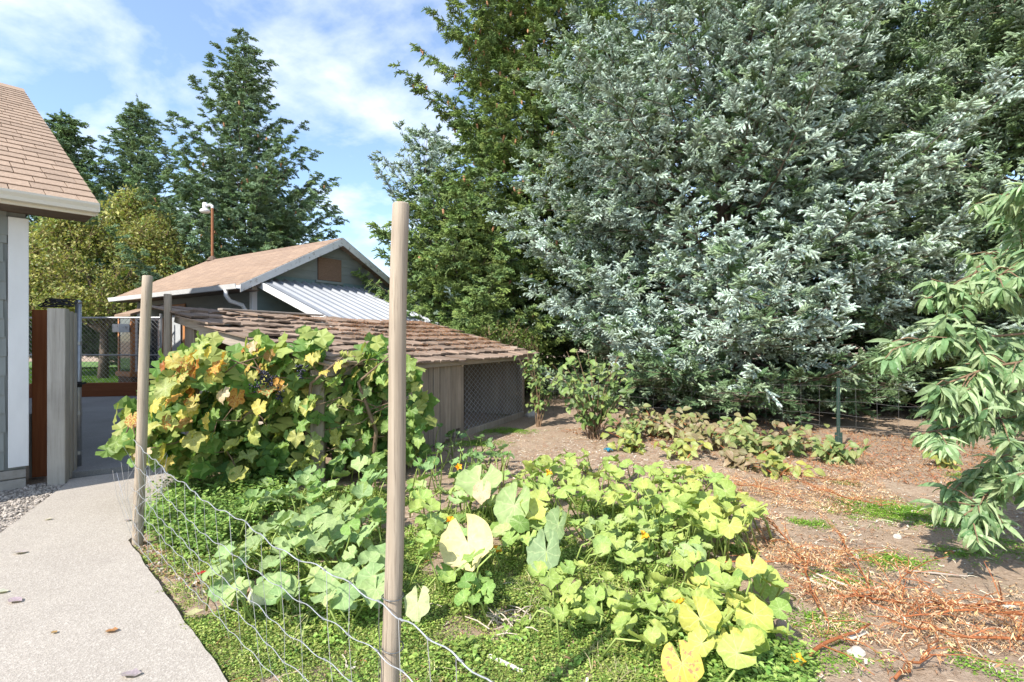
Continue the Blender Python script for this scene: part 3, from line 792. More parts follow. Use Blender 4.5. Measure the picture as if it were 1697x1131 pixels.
# metal lean-to: ribbed sheet sloping towards the garden
LT, LZ0, LZ1 = 2.75, 2.79, 1.78
mb = MB(); prof = []; x = 0.06
while x < 3.0:
    prof += [(x, 0), (x + 0.16, 0), (x + 0.18, 0.045), (x + 0.225, 0.045), (x + 0.245, 0)]; x += 0.245
def lz(y): return LZ0 + (LZ1 - LZ0) * (-y) / LT
npf = len(prof)
vs = [(p[0], y, lz(y) + p[1] + dz) for dz in (0, -0.012) for y in (-0.02, -LT) for p in prof]
fs = [(i, npf + i, npf + i + 1, i + 1) for i in range(npf - 1)] + [(2 * npf + i, 2 * npf + i + 1, 3 * npf + i + 1, 3 * npf + i) for i in range(npf - 1)] + [(npf + i, 3 * npf + i, 3 * npf + i + 1, npf + i + 1) for i in range(npf - 1)]
mb.add(vs, fs); lt = mb.build('lean_to_roof', M_metal, gar)
mb = MB(); mb.add([(-0.0, -0.02, lz(0) - 0.02), (0.05, -0.02, lz(0) - .02), (0.05, -LT - .03, lz(-LT) - .02), (0.0, -LT - .03, lz(-LT) - .02),
                   (-0.0, -0.02, lz(0) - 0.16), (0.05, -0.02, lz(0) - .16), (0.05, -LT - .03, lz(-LT) - .16), (0.0, -LT - .03, lz(-LT) - .16)],
                  [(0, 3, 2, 1), (4, 5, 6, 7), (0, 4, 7, 3), (1, 2, 6, 5), (3, 7, 6, 2)]); mb.build('lean_to_fascia', M_white, lt)
mb = MB(); mb.bbox(0.06, 3.1, -LT + .1, -LT + .2, lz(-LT) - .17, lz(-LT) - .03); mb.build('lean_to_beam', M_white, lt)
for x in (0.05, 1.6, 3.0):
    mb = MB(); mb.bbox(x, x + .09, -LT + .1, -LT + .19, 0, lz(-LT) - .172); mb.build('lean_to_post', W_grey, lt)
# pole lamp behind the ridge
def gloc(x, y, z): return GAR + Vector((x * math.cos(GA) - y * math.sin(GA), x * math.sin(GA) + y * math.cos(GA), z))
pl = thing('pole_lamp', 'white barn lamp on a rusty pole standing above the tan garage roof', 'lamp', gloc(PK - .05, GL + .1, gz(PK) + .0))
mb = MB(); mb.tube([(0, 0, -0.15), (0, 0, 1.60)], 0.04, 8); mb.build('pole', M_rust, pl)
mb = MB(); mb.tube([(0, 0, -0.06), (0, 0, 0.03), (0, 0, .1)], [0.17, 0.12, 0.045], 10); mb.build('roof_flashing', M_shing_edge, pl)
mb = MB(); mb.tube([(0, 0, 1.601), (0, 0, 1.66), (-0.05, -.01, 1.70), (-0.18, -.02, 1.68), (-0.22, -.02, 1.64)], 0.045, 8); mb.build('arm', M_white, pl)
mb = MB(); mb.tube([(-0.22, -.02, 1.77), (-0.22, -.02, 1.64), (-0.22, -.02, 1.60), (-0.22, -.02, 1.56), (-0.22, -.02, 1.50), (-0.22, -.02, 1.45)], [0.06, 0.075, 0.055, 0.12, 0.155, 0.11], 14); mb.build('lamp_head', M_white, pl, smooth=True)

# ================================================================== CHICKEN COOP
CO = Vector((-1.75, 5.17, 0)); CA = math.atan2(0.91, 0.41)
coop = thing('chicken_coop', 'low weathered chicken coop with sagging wooden shake roof behind the grape vine', 'coop', CO, CA)
CL, CD = 4.8, 2.24
def cz(y, x=0): return 1.175 + (y) * 0.245 - 0.03 * math.sin(max(0, min(1, x / CL)) * 3.14)
for x, y, h_ in ((0.0, 0, 1.12), (2.44, 0, 1.12), (4.72, 0, 1.12), (0.0, CD - .1, 1.66), (2.4, CD - .1, 1.66), (4.7, CD - .1, 1.66)):
    mb = MB(); mb.bbox(x, x + 0.11, y, y + 0.10, 0, h_, 0.008); mb.build('post', W_plank if y < 1 else W_grey, coop)
mb = MB(); mb.bbox(-0.07, -0.002, CD - .12, CD + .04, 0, 1.69); mb.build('post', W_plank, coop)
x = 0.20
while x < 2.42:
    wv = U(0.10, 0.165)
    if x + wv > 2.435: wv = 2.435 - x
    if wv < 0.03: break
    mb = MB(); mb.bbox(x + .004, x + wv - .006, -0.024 + U(-.008, .004), 0.0, 0.02 + (0.14 if 2.0 < x < 2.35 else U(-.02, .05)), 1.10, 0.003)
    mb.build('plank', W_plank, coop); x += wv
mb = MB(); mb.bbox(-0.25, CL + .22, -0.10, -0.06, 1.06, 1.155); mb.build('fascia', W_grey_x, coop)
mb = MB(); mb.bbox(-0.2, CL + .15, -0.055, -0.024, 1.105, 1.15); mb.build('beam', W_plank, coop)
for x in (-0.16, 1.1, 2.4, 3.6, CL + .08):
    a_ = math.atan(0.245)
    mb = MB(); Mx = Matrix.Translation((x, -0.05, cz(-0.05) - 0.13)) @ Matrix.Rotation(a_, 4, 'X'); mb.bbox(0, 0.045, 0, CD / math.cos(a_) + .15, 0, 0.105, M=Mx)
    mb.build('rafter', W_grey_y, coop)
mb = MB(); Mx = Matrix.Translation((-0.215, -0.05, cz(-0.05) - 0.15)) @ Matrix.Rotation(a_, 4, 'X'); mb.bbox(0, 0.028, 0, CD / math.cos(a_) - .35, 0, 0.15, M=Mx); mb.build('rake_board', W_grey_y, coop)
for y in (0.2, 0.9, 1.5, 2.1):
    mb = MB(); mb.box(-0.2, CL + .15, y, y + .08, cz(y) - 0.022, cz(y) - 0.004); mb.build('batten', W_plank, coop)
# left side boards
for z in (0.78, 0.38):
    mb = MB(); mb.bbox(-0.03, -0.004, 0.1, CD - .13, z, z + .14); mb.build('side_board', W_grey_y, coop)
mb = MB(); mb.bbox(-0.028, -0.004, CD - .42, CD - .13, 0, 1.50); mb.build('side_board', W_grey, coop)
# chain link bay on the front, kickboard under it
mb = MB(); chain_link(mb, (2.55, -0.01, 0), (4.72, -0.01, 0), 0.1, 1.1, 0.135, 0.0024, 0.6); mb.build('wire_mesh', M_wire, coop)
mb = MB(); mb.bbox(2.55, 4.75, -0.03, 0.01, 0.0, 0.10); mb.build('kickboard', W_plank, coop)
mb = MB(); chain_link(mb, (2.5, CD - .05, 0), (4.7, CD - .05, 0), 1.12, 1.60, 0.09, 0.003); mb.build('wire_mesh', M_dkwire, coop)
k = 0; x = .12
while x < 4.68:
    wv = min(U(.16, .22), 4.69 - x); mb = MB(); mb.bbox(x, x + wv - .003, CD - .03 + U(-.003, .003), CD - .005, 0.02, 1.6 if x < 2.35 else 1.12, .003); mb.build('light_block_plank', W_plank, coop); x += wv  # added boards shut the back so no sun lights the coop inside
mb = MB(); mb.box(2.36, 2.4, 0.05, CD - .1, 0.02, 1.1); mb.build('light_block_partition', W_plank, coop)  # added cross wall, keeps light from the left out of the wire bay
mb = MB(); mb.bbox(4.76, 4.79, .12, CD - .12, .02, 1.3, .004); mb.build('light_block_panel', W_plank, coop)  # added panel closing the right end against light
mb = MB(); mb.tube([(2.5, 1.2, .6), (4.7, 1.25, .62)], 0.025, 6); mb.build('perch', W_plank, coop)
# shakes
rows = 9; EXC = (CD + 0.42) / rows
smes = []
for k in range(8):
    wv = 0.11 + 0.02 * k; L_ = EXC * 1.75; th = U(0.016, 0.028)
    q = MB(); nseg = 4
    top, bot = [], []
    for j in range(3):
        yy = L_ * j / 2
        for i in range(nseg + 1):
            xx = wv * i / nseg
            hz = 0.004 * math.sin(i * 2.1 + k) + 0.006 * math.sin(k + i * .9) * (1 - j / 2)
            yo = U(-0.012, 0.012) if j == 0 else 0
            top.append((xx, yy + yo, th * (1 - j * 0.33) + hz)); bot.append((xx, yy + yo, hz * .5 - 0.002))
    n1 = nseg + 1; nb_ = len(top)
    fs = [(j * n1 + i, j * n1 + i + 1, (j + 1) * n1 + i + 1, (j + 1) * n1 + i) for j in range(2) for i in range(nseg)]
    fs += [(nb_ + i, nb_ + i + 1, i + 1, i) for i in range(nseg)]
    fs += [(nb_ + j * n1, j * n1, (j + 1) * n1, nb_ + (j + 1) * n1) for j in range(2)]
    fs += [(j * n1 + nseg, nb_ + j * n1 + nseg, nb_ + (j + 1) * n1 + nseg, (j + 1) * n1 + nseg) for j in range(2)]
    q.add(top + bot, fs); smes.append((wv, q.mesh('shake', W_shake)))
cnt = 0
for r_ in range(rows):
    y = -0.19 + r_ * EXC + U(-.01, .01)
    x = -0.26 + U(-.03, .02)
    while x < CL + 0.28 and cnt < 298:
        wv, me = smes[rng.randrange(3, 8)]
        o = piece('shake', me, coop, (x, y + U(-.025, .025), cz(y, x) + 0.014 + U(0, .02)), (math.atan(0.245) - 0.075 + U(-.03, .03), U(-.03, .03), U(-.03, .03)), (1.02, U(.94, 1.06), U(.8, 1.3)))
        x += wv * 1.02 + U(0.0, 0.012); cnt += 1
mb = MB(); mb.bbox(-0.07, 0.07, -0.05, 0.05, 0, 0.06, 0.006)
ob = tag(mb.build('brick', M_orange), 'orange brick lying on the coop roof beside the tall fence post', 'brick')
cu, cv = Vector((0.41, 0.91, 0)), Vector((-0.91, 0.41, 0))
pz = CO + cu * 1.35 + cv * 0.25
ob.location = (pz.x, pz.y, cz(0.25, 1.3) + 0.062); ob.rotation_euler = (R(6), R(-4), R(30))
mb = MB(); mb.bbox(0.55, 2.2, -0.09, 0.0, 0, 0.025)
ob = tag(mb.build('loose_plank', W_grey_x), 'loose grey plank lying along the upper edge of the coop roof', 'plank')
pz = CO + cv * 2.15 + cu * -0.3
ob.location = (pz.x, pz.y, cz(2.15) + 0.075); ob.rotation_euler = (0, 0, CA)

# ================================================================== ROUND FENCE POSTS AND NETTING
def round_post(base, top, r0, r1, label, seed):
    base, top = Vector(base), Vector(top)
    mb = MB(); n = 16; rg = random.Random(seed)
    vs = []; ring = 14
    for i in range(ring + 2):
        t = min(i / ring, 1.0)
        c0 = base.lerp(top, t) + Vector((0.004 * math.sin(t * 9 + seed), 0.003 * math.sin(t * 7 + 2 * seed), 0)) - base
        r = r0 + (r1 - r0) * t
        if i == ring: r *= 1.0
        if i == ring + 1: r *= 0.86; c0.z += 0.006
        for k in range(n):
            g = 6.283 * k / n
            rr = r * (1 + 0.025 * math.sin(2 * g + seed + t * 2) + rg.uniform(-.008, .008))
            if k == 5 and seed % 2: rr *= 0.93
            vs.append(c0 + Vector((math.cos(g) * rr, math.sin(g) * rr, 0)))
    fs = [(i * n + k, i * n + (k + 1) % n, (i + 1) * n + (k + 1) % n, (i + 1) * n + k) for i in range(ring + 1) for k in range(n)]
    fs.append(tuple((ring + 1) * n + k for k in range(n)))
    mb.add(vs, fs)
    o = mb.build('fence_post', W_post, smooth=True); o.location = base
    return tag(o, label, 'fence post', 'round wooden garden fence posts')
P_main = Vector((-0.362, 1.50, 0)); P_left = Vector((-2.555, 3.50, 0)); P_mid = Vector((-3.92, 5.85, 0)); P_off = Vector((1.35, -0.10, 0))
round_post(P_main + Vector((-.003, 0, -0.05)), P_main + Vector((0.037, 0.01, 1.80)), 0.0285, 0.0255, 'tall pale round post standing nearest, in front of the squash bed', 3)
round_post(P_left + Vector((0, 0, -0.05)), P_left + Vector((0.065, 0.0, 1.84)), 0.034, 0.030, 'round wooden post at the corner of the concrete path', 4)
round_post(P_mid + Vector((0, 0, -0.05)), P_mid + Vector((-0.01, 0, 1.93)), 0.042, 0.038, 'round wooden post behind the yellow grape leaves', 6)
round_post(P_off + Vector((0, 0, -0.05)), P_off + Vector((0, 0, 1.8)), 0.032, 0.029, 'round wooden post at the near end of the wire netting', 8)

net = thing('wire_fence', 'slack galvanised wire netting strung between the round posts along the path', 'wire fence', (0, 0, 0))
line_z_l = [0.73, 0.565, 0.41, 0.30, 0.17, 0.065, -0.0]
line_z_m = [0.655, 0.505, 0.36, 0.25, 0.14, 0.06, 0.0]
def net_pt(s, k, wob=True):
    """s in 0..1 left post->main, 1..2 main->near end"""
    kk = int(k)
    if s <= 1:
        p = P_left.lerp(P_main, s); z = line_z_l[kk] + (line_z_m[kk] - line_z_l[kk]) * s
        sag = 0.035 * math.sin(s * math.pi) * (1 + .3 * kk % 2)
        belly = 0.03 * math.sin(s * math.pi) * (kk - 2) * 0.5
    else:
        p = P_main.lerp(P_off, s - 1); z = line_z_m[kk] + 0.02 * (s - 1)
        sag = 0.03 * math.sin((s - 1) * math.pi); belly = 0.02 * math.sin((s - 1) * math.pi) * (kk - 2)
    nrm = Vector((0.67, 0.73, 0))
    wz = wy = 0
    if wob:
        wz = 0.006 * math.sin(s * 95 + kk * 1.7) + 0.012 * noise.noise((s * 8, kk * 3.1, 0.5))
        wy = 0.016 * noise.noise((s * 7, kk * 2.3, 4.5))
    off = -0.034 if abs(s - 1) < 0.03 else 0
    return p + nrm * (belly + wy - 0.03) + Vector((0, 0, z - sag + wz))
for k in range(7):
    mb = MB(); mb.tube([net_pt(i / 90, k) for i in range(0, 181)], 0.0021 if k == 0 else 0.0016, 5); mb.build('line_wire', M_wire, net)
for i in range(1, 38):
    s = i / 19 + U(-.006, .006)
    if abs(s - 1) < 0.01: continue
    mb = MB(); lean = U(-.02, .02)
    pts_ = []
    for k in range(7):
        pts_.append(net_pt(min(max(s + lean * k * .3 + U(-.004, .004), 0), 2), k))
    mb.tube(pts_, 0.0011, 4); mb.build('stay_wire', M_wire, net)
mb = MB()
for s, k in [(i / 19, k) for i in range(1, 38) for k in (0, 1, 2, 3)]:
    p = net_pt(s, k); mb.tube([p + Vector((-.006, .006, 0)), p + Vector((.006, -.006, 0))], 0.0033, 5)
mb.build('wire_knots', M_galv, net, kind='stuff')
# loose tangle gathered at the left post
mb = MB()
for k in range(16):
    p = P_left + Vector((U(-.03, .02), U(-.05, .0), U(0.0, .2)))
    q = P_left + Vector((U(-.06, .22), U(-.15, .12), U(.40, .72)))
    mid = (p + q) / 2 + Vector((U(-.1, .1), U(-.1, .1), U(-.05, .1)))
    mb.tube([p, p.lerp(mid, .6), mid, mid.lerp(q, .6), q], 0.0011, 4)
mb.build('loose_wire', M_wire, net)
for z in (0.655, 0.505):
    mb = MB(); cz_ = P_main + Vector((0.013, 0, z)); mb.tube([cz_ + Vector((0.031 * math.cos(g), 0.031 * math.sin(g), 0.002 * math.sin(g * 2))) for g in [i * 6.283 / 16 for i in range(17)]], 0.002, 5)
    mb.tube([cz_ + Vector((-.034, -.02, 0.0)), cz_ + Vector((-.036, -.018, -.07)), cz_ + Vector((-.03, -.024, -.16)), cz_ + Vector((-.026, -.02, -.24))], 0.0013, 4)
    mb.build('tie_wire', M_dkwire, net)

# back fence: square mesh on steel posts below the spruce
bf = thing('field_fence', 'square mesh wire fence on green steel posts under the blue spruce', 'wire fence', (0, 0, 0))
FB = [Vector((0.4, 10.0, 0)), Vector((2.6, 8.2, 0)), Vector((4.22, 6.62, 0)), Vector((5.6, 5.35, 0)), Vector((8.2, 2.9, 0))]
def fb_pt(s):
    i = min(int(s), len(FB) - 2); return FB[i].lerp(FB[i + 1], s - i)
for z in (0.03, 0.16, 0.30, 0.45, 0.62, 0.80):
    mb = MB(); mb.tube([fb_pt(i / 12 * 4 / 4) + Vector((0.01 * math.sin(i * 2.2 + z * 9), 0, z + 0.012 * math.sin(i * 1.3 + z * 20))) for i in range(0, 49)], 0.0015, 4); mb.build('line_wire', M_dkwire, bf)
nst = 0
s = 0.02
while s < 4:
    p = fb_pt(s); d_ = 0.22 / (FB[min(int(s), 3) + 1] - FB[min(int(s), 3)]).length
    mb = MB(); mb.tube([p + Vector((0, 0, 0)), p + Vector((U(-.01, .01), 0, .45)), p + Vector((0, 0, .82))], 0.0016, 4); mb.build('stay_wire', M_dkwire, bf); s += d_
for P in (FB[2],):
    mb = MB(); mb.box(-.022, .022, -.003, .003, 0, 0.92, M=Matrix.Translation(P + Vector((0.0, .012, 0)))); mb.box(-.003, .003, .0035, .03, 0, 0.92, M=Matrix.Translation(P + Vector((0, .012, 0))))
    mb.box(-.05, .05, -.006, -.0035, 0.0, 0.22, M=Matrix.Translation(P + Vector((0.0, .012, 0)))); mb.build('steel_post', M_tpost, bf)

# ================================================================== CONIFERS
def needles(s, p, d, L_, n, nl, nw, ca, cb_, taper=True, rg=rng, tilt=55, core=0.50):
    """brush of needles round a shoot from p along d"""
    d = d.normalized(); a_ = d.orthogonal().normalized(); b2 = d.cross(a_)
    V, Fs, Cs = [], [], []
    for i in range(n):
        t = (i + rg.random()) / n
        g = i * 2.4 + rg.uniform(-.4, .4)
        rd = a_ * math.cos(g) + b2 * math.sin(g)
        tl = R(tilt * (1 - 0.55 * t ** 4) + rg.uniform(-12, 12))
        nd = d * math.cos(tl) + rd * math.sin(tl)
        base = p + d * (L_ * t)
        sd = nd.cross(rd.cross(d) * 0.6 + d * 0.4 + rd * rg.uniform(-.6, .6))
        if sd.length < 1e-4: sd = d.cross(rd)
        sd = sd.normalized() * nw * 0.5
        ln = nl * rg.uniform(.75, 1.15) * (1 - 0.25 * t if taper else 1)
        k = len(V)
        V += [base - sd, base + sd, base + nd * ln]; Fs.append((k, k + 1, k + 2))
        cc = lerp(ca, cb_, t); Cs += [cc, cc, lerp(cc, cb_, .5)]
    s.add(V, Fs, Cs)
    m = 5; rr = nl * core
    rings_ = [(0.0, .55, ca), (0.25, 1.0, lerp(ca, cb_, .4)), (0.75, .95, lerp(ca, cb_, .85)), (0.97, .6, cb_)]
    if rr > 0:
        V, Cs = [], []
        for t, q, cc in rings_:
            for k in range(m):
                g = 6.283 * k / m + t * 2
                V.append(p + d * (L_ * t) + (a_ * math.cos(g) + b2 * math.sin(g)) * (rr * q * rg.uniform(.8, 1.2))); Cs.append(cc)
        V.append(p + d * L_ * 1.03); Cs.append(cb_)
        s.add(V, [(i * m + k, i * m + (k + 1) % m, (i + 1) * m + (k + 1) % m, (i + 1) * m + k) for i in range(3) for k in range(m)] + [(3 * m + k, 3 * m + (k + 1) % m, 4 * m) for k in range(m)], Cs)
def stick(s, p, q, r, col, mi=1):
    d = (q - p).normalized(); a_ = d.orthogonal().normalized(); b2 = d.cross(a_)
    vs = [p + (a_ * math.cos(g) + b2 * math.sin(g)) * r for g in (0, 2.1, 4.2)] + [q + (a_ * math.cos(g) + b2 * math.sin(g)) * r * .5 for g in (0, 2.1, 4.2)]
    s.add(vs, [(0, 1, 4, 3), (1, 2, 5, 4), (2, 0, 3, 5)], col, mi)
def sprig(L_, shoots, sl_, n, nl, nw, old, new, flat=0.75, droop=0.0, twig=(0.13, 0.10, 0.06), sub=True, tilt=58):
    """bushy branchlet along +x: a main shoot and side shoots mostly to the sides and above"""
    s = SB()
    stick(s, Vector((0, 0, 0)), Vector((L_, 0, -droop * L_ * .5)), L_ * 0.008, twig)
    needles(s, Vector((L_ * .1, 0, 0)), Vector((1, 0, -droop * .4)), L_ * .95, int(n * 2.2), nl, nw, old, new, tilt=tilt)
    for i in range(shoots):
        t = 0.05 + 0.85 * i / shoots + U(-.03, .03)
        sd = 1 if i % 2 else -1
        a_ = R(U(34, 60)); ph = U(-flat, flat * 1.1)
        d = Vector((math.cos(a_), sd * math.sin(a_) * math.cos(ph), math.sin(a_) * math.sin(ph) - droop))
        l2 = sl_ * (1.15 - 0.5 * t) * U(.75, 1.2)
        p = Vector((L_ * t, 0, -droop * L_ * .5 * t))
        needles(s, p + d.normalized() * l2 * .06, d, l2, n, nl, nw, lerp(old, new, .05 + .30 * t), new, tilt=tilt)
        if sub and l2 > sl_ * .8:
            for q in (-1, 1):
                a2 = a_ * sd + q * R(U(32, 50)); d2 = Vector((math.cos(a2), math.sin(a2), U(-.6, .6) - droop)); p2 = p + d.normalized() * l2 * U(.3, .5)
                needles(s, p2, d2, l2 * .6, int(n * .6), nl, nw, lerp(old, new, .3), new, tilt=tilt)
    return s.out()
def conifer(name, label, cat, base, H_, R0, z0, prof, whorl, perw, srcs, sscale, lat=0.42, up=(35, -8), tip=0.25, cull=-0.35, group=None, seed=1, step=0.30, vert=0.25, hang=0.25, cones=0, ztop=None, gap=None, trunk_r=None, lean=(0, 0), inner=0.10, rl=(.72, 1.12), upb=0.0):
    global rng
    keep = rng; rng = random.Random(seed)
    t = thing(name, label, cat, base, 0, group)
    tr = trunk_r or H_ * 0.014
    mb = MB(); npt = 14
    mb.tube([(lean[0] * (i / npt) + .05 * math.sin(i * 1.3 + seed), lean[1] * (i / npt) + .05 * math.cos(i * 1.7 + seed), H_ * i / npt - 0.1) for i in range(npt + 1)], [tr * (1 - .97 * i / npt) for i in range(npt + 1)], 9)
    mb.build('trunk', M_bark, t, smooth=True)
    limb = MB(); pts = []; cpts = []
    tocam = Vector((-base[0], -base[1], 0)).normalized()
    z = z0; w_ = 0
    while z < H_ - 0.15:
        f = (z - z0) / (H_ - z0)
        Lb = R0 * (1 - f) ** prof
        if f < 0.075: Lb *= 0.50 + 6.6 * f
        npw = max(4, int(perw * (0.55 + 0.45 * (1 - f))))
        for k in range(npw):
            az = 6.283 * (k + w_ * 0.5) / npw + rng.uniform(-.35, .35)
            dh = Vector((math.cos(az), math.sin(az), 0))
            if dh.dot(tocam) < cull: continue
            if ztop and z > ztop: continue
            L_ = Lb * rng.uniform(*rl) + 0.15
            zb = z + rng.uniform(-.5, .5) * whorl
            if gap and gap(dh, zb): continue
            el = R(up[1] + (up[0] - up[1]) * f ** 1.3 + rng.uniform(-8, 8))
            p0 = Vector((lean[0] * zb / H_, lean[1] * zb / H_, zb))
            def P(q, L_=L_, el=el, dh=dh, p0=p0):
                return p0 + dh * (L_ * q * math.cos(el)) + Vector((0, 0, L_ * (q * math.sin(el) - 0.10 * math.sin(q * 3.14) + tip * q * q * 0.5)))
            limb.tube([P(i / 5) for i in range(6)], [max(0.003, 0.009 * L_ * (1 - i / 5.1) + 0.002) for i in range(6)], 4, cap=False)
            s = inner * L_ if L_ > 1.2 else 0.08
            ds = step * rng.uniform(.85, 1.15)
            while s < L_:
                q = s / L_
                p = P(q); T = (P(min(q + .05, 1.05)) - P(q - .05)).normalized()
                S = T.cross(Vector((0, 0, 1))).normalized()
                for sd in (-1, 1):
                    if rng.random() < 0.08: continue
                    l2 = min(lat * L_ * (1 - q) + 0.22 * sscale, 1.5)
                    a_ = R(rng.uniform(42, 64))
                    D = (T * math.cos(a_) + S * (sd * math.sin(a_)) + Vector((0, 0, rng.uniform(-.22, .12)))).normalized()
                    if l2 > 0.5 * sscale: limb.tube([p, p + D * l2], [0.007, 0.003], 3, cap=False)
                    u_ = 0.0
                    while True:
                        r_ = rng.random()
                        ax = (D + T * .35 + Vector((rng.uniform(-.3, .3), rng.uniform(-.3, .3), rng.uniform(-.2, .3) + upb))).normalized()
                        if r_ < hang: ax = (D * .55 + T * .2 + Vector((rng.uniform(-.2, .2), rng.uniform(-.2, .2), -0.75))).normalized()
                        elif r_ > 1 - vert: ax = (D * .35 + T * .25 + Vector((rng.uniform(-.3, .3), rng.uniform(-.3, .3), 0.8))).normalized()
                        nr = Vector((rng.uniform(-.9, .9), rng.uniform(-.9, .9), 1))
                        vi = rng.randrange(len(srcs))
                        if q < .36 or (zb < 1.7 and rng.random() < .9): vi = len(srcs) - 1 if rng.random() < .75 else len(srcs) - 2  # inner ones older green; low boughs darker, crown shade put into needle colour
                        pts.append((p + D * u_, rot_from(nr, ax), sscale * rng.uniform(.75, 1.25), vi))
                        if cones and rng.random() < cones * (0.4 + f): cpts.append((p + D * (u_ + .2) + Vector((0, 0, -.06)), (rng.uniform(-.3, .3), rng.uniform(-.3, .3), 0), rng.uniform(.8, 1.25), 0))
                        u_ += 0.21 * sscale * rng.uniform(.8, 1.2)
                        if u_ > l2 - 0.12 * sscale: break
                s += ds
            T = (P(1) - P(.9)).normalized()
            for e_ in range(3):
                ax = (T + Vector((rng.uniform(-.35, .35), rng.uniform(-.35, .35), rng.uniform(-.2, .4)))).normalized()
                pts.append((P(.97 + .03 * e_), rot_from((rng.uniform(-.3, .3), rng.uniform(-.3, .3), 1), ax), sscale * rng.uniform(.8, 1.2), rng.randrange(len(srcs))))
        z += whorl * rng.uniform(.8, 1.2) * (0.75 + .25 * (1 - f)); w_ += 1
    for i in range(7):
        pts.append((Vector((lean[0], lean[1], H_ + .35 - .26 * i * sscale)), rot_from((math.cos(i * 2), math.sin(i * 2), .1), (rng.uniform(-.12, .12), rng.uniform(-.12, .12), 1)), sscale * (0.45 + .09 * i), rng.randrange(len(srcs))))
    limb.build('limbs', M_bark, t, kind='stuff')
    scatter('crown', srcs, pts, [M_needle, M_bark], t)
    if cpts:
        s = SB(); n = 6
        prof_ = [(0, .025), (-.03, .031), (-.10, .028), (-.14, .006)]
        vs = [(math.cos(6.283 * i / n + r2 * .5) * rr, math.sin(6.283 * i / n + r2 * .5) * rr, zz) for r2, (zz, rr) in enumerate(prof_) for i in range(n)]
        s.add(vs, [(r2 * n + i, (r2 + 1) * n + i, (r2 + 1) * n + (i + 1) % n, r2 * n + (i + 1) % n) for r2 in range(3) for i in range(n)], (0.3, 0.15, 0.07))
        scatter('cones', [s.out()], cpts, [M_cone], t)
    rng = keep
    print(name, 'instances', len(pts))
    return t

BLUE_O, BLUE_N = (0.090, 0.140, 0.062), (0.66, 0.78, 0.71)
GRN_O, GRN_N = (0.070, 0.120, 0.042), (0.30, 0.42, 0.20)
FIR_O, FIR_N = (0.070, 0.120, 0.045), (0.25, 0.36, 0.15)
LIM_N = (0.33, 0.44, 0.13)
blue = [sprig(0.23, 10, 0.098, 76, 0.0215, 0.0052, lerp(BLUE_O, GRN_O, .3), lerp(BLUE_N, (0.34, .45, .24), v), sub=False, tilt=72, flat=1.0) for v in (0, 0, 0, .12, .35, .8)] + [sprig(0.23, 9, 0.098, 70, 0.0215, 0.0052, GRN_O, (0.17, .26, .13), sub=False, tilt=70, flat=1.0)]  # last, dark green sprig also paints the shade of low boughs
bluegreen = [sprig(0.25, 9, 0.11, 70, 0.022, 0.0056, GRN_O, lerp(BLUE_N, GRN_N, v), sub=False, tilt=66) for v in (.35, .6, .8, 1)]
firm = [sprig(0.40, 9, 0.17, 44, 0.029, 0.0095, FIR_O, lerp(FIR_N, LIM_N, v), droop=0.12) for v in (.1, .5, .8, 1)]
firf = [sprig(0.46, 12, 0.17, 30, 0.032, 0.0135, FIR_O, lerp(FIR_N, (0.32, .44, .30), v), droop=0.08) for v in (0, .4, .8)]

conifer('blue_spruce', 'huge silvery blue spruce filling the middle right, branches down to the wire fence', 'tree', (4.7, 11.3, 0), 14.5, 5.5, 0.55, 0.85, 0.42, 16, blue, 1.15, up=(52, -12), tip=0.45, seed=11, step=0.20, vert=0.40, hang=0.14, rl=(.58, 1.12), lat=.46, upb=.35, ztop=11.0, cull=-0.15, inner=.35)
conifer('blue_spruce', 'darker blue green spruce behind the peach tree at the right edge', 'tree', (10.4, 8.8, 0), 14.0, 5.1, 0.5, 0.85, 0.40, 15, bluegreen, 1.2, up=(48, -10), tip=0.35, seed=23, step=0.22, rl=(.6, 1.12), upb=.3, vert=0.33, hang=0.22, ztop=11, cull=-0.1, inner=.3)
conifer('fir_tree', 'tall green cone bearing fir left of the big blue spruce', 'tree', (0.55, 17.0, 0), 21.0, 4.9, 0.8, 0.75, 0.58, 7, firm, 0.85, up=(30, -10), tip=0.45, seed=31, step=0.27, vert=0.22, hang=0.36, cones=0.09, ztop=16, lat=.36, rl=(.55, 1.2))
conifer('young_spruce', 'small grey green spruce with upswept branches beside the metal lean-to roof', 'tree', (-2.6, 15.0, 0), 7.2, 3.5, 1.0, 0.75, 0.34, 11, blue, 1.0, up=(48, 14), tip=0.6, seed=41, step=0.30, gap=lambda dh, z: z < 4.6 and dh.dot(Vector((.547, .837, 0))) < -.1 and dh.dot(Vector((-.837, .547, 0))) > -.42, vert=0.3, hang=0.10, lat=.34, rl=(.6, 1.15))
conifer('fir_tree', 'low bright green fir whose boughs hang over the far edge of the coop roof', 'tree', (-1.35, 13.4, 0), 5.8, 2.7, 0.8, 0.7, 0.40, 10, firm, 0.8, up=(30, -6), tip=0.4, seed=47, step=0.24, vert=0.2, hang=0.3, lat=.4, rl=(.6, 1.15), cones=0.02)
conifer('fir_tree', 'broad dark fir with a pointed top standing behind the garage roof', 'tree', (-11.4, 21.8, 0), 14.2, 5.6, 0.6, 1.0, 0.54, 10, firf, 0.85, up=(46, -4), tip=0.6, seed=53, step=0.33, upb=.15, vert=0.3, hang=0.26, cones=0.04, lat=.34, rl=(.6, 1.2))
conifer('fir_tree', 'slender green fir just left of the broad dark fir', 'tree', (-19.0, 26.0, 0), 13.4, 4.6, 0.8, 1.0, 0.54, 10, firf, 0.95, up=(54, 0), tip=0.6, seed=61, step=0.34, upb=.2, vert=0.4, hang=0.16, lat=.32, rl=(.6, 1.2))
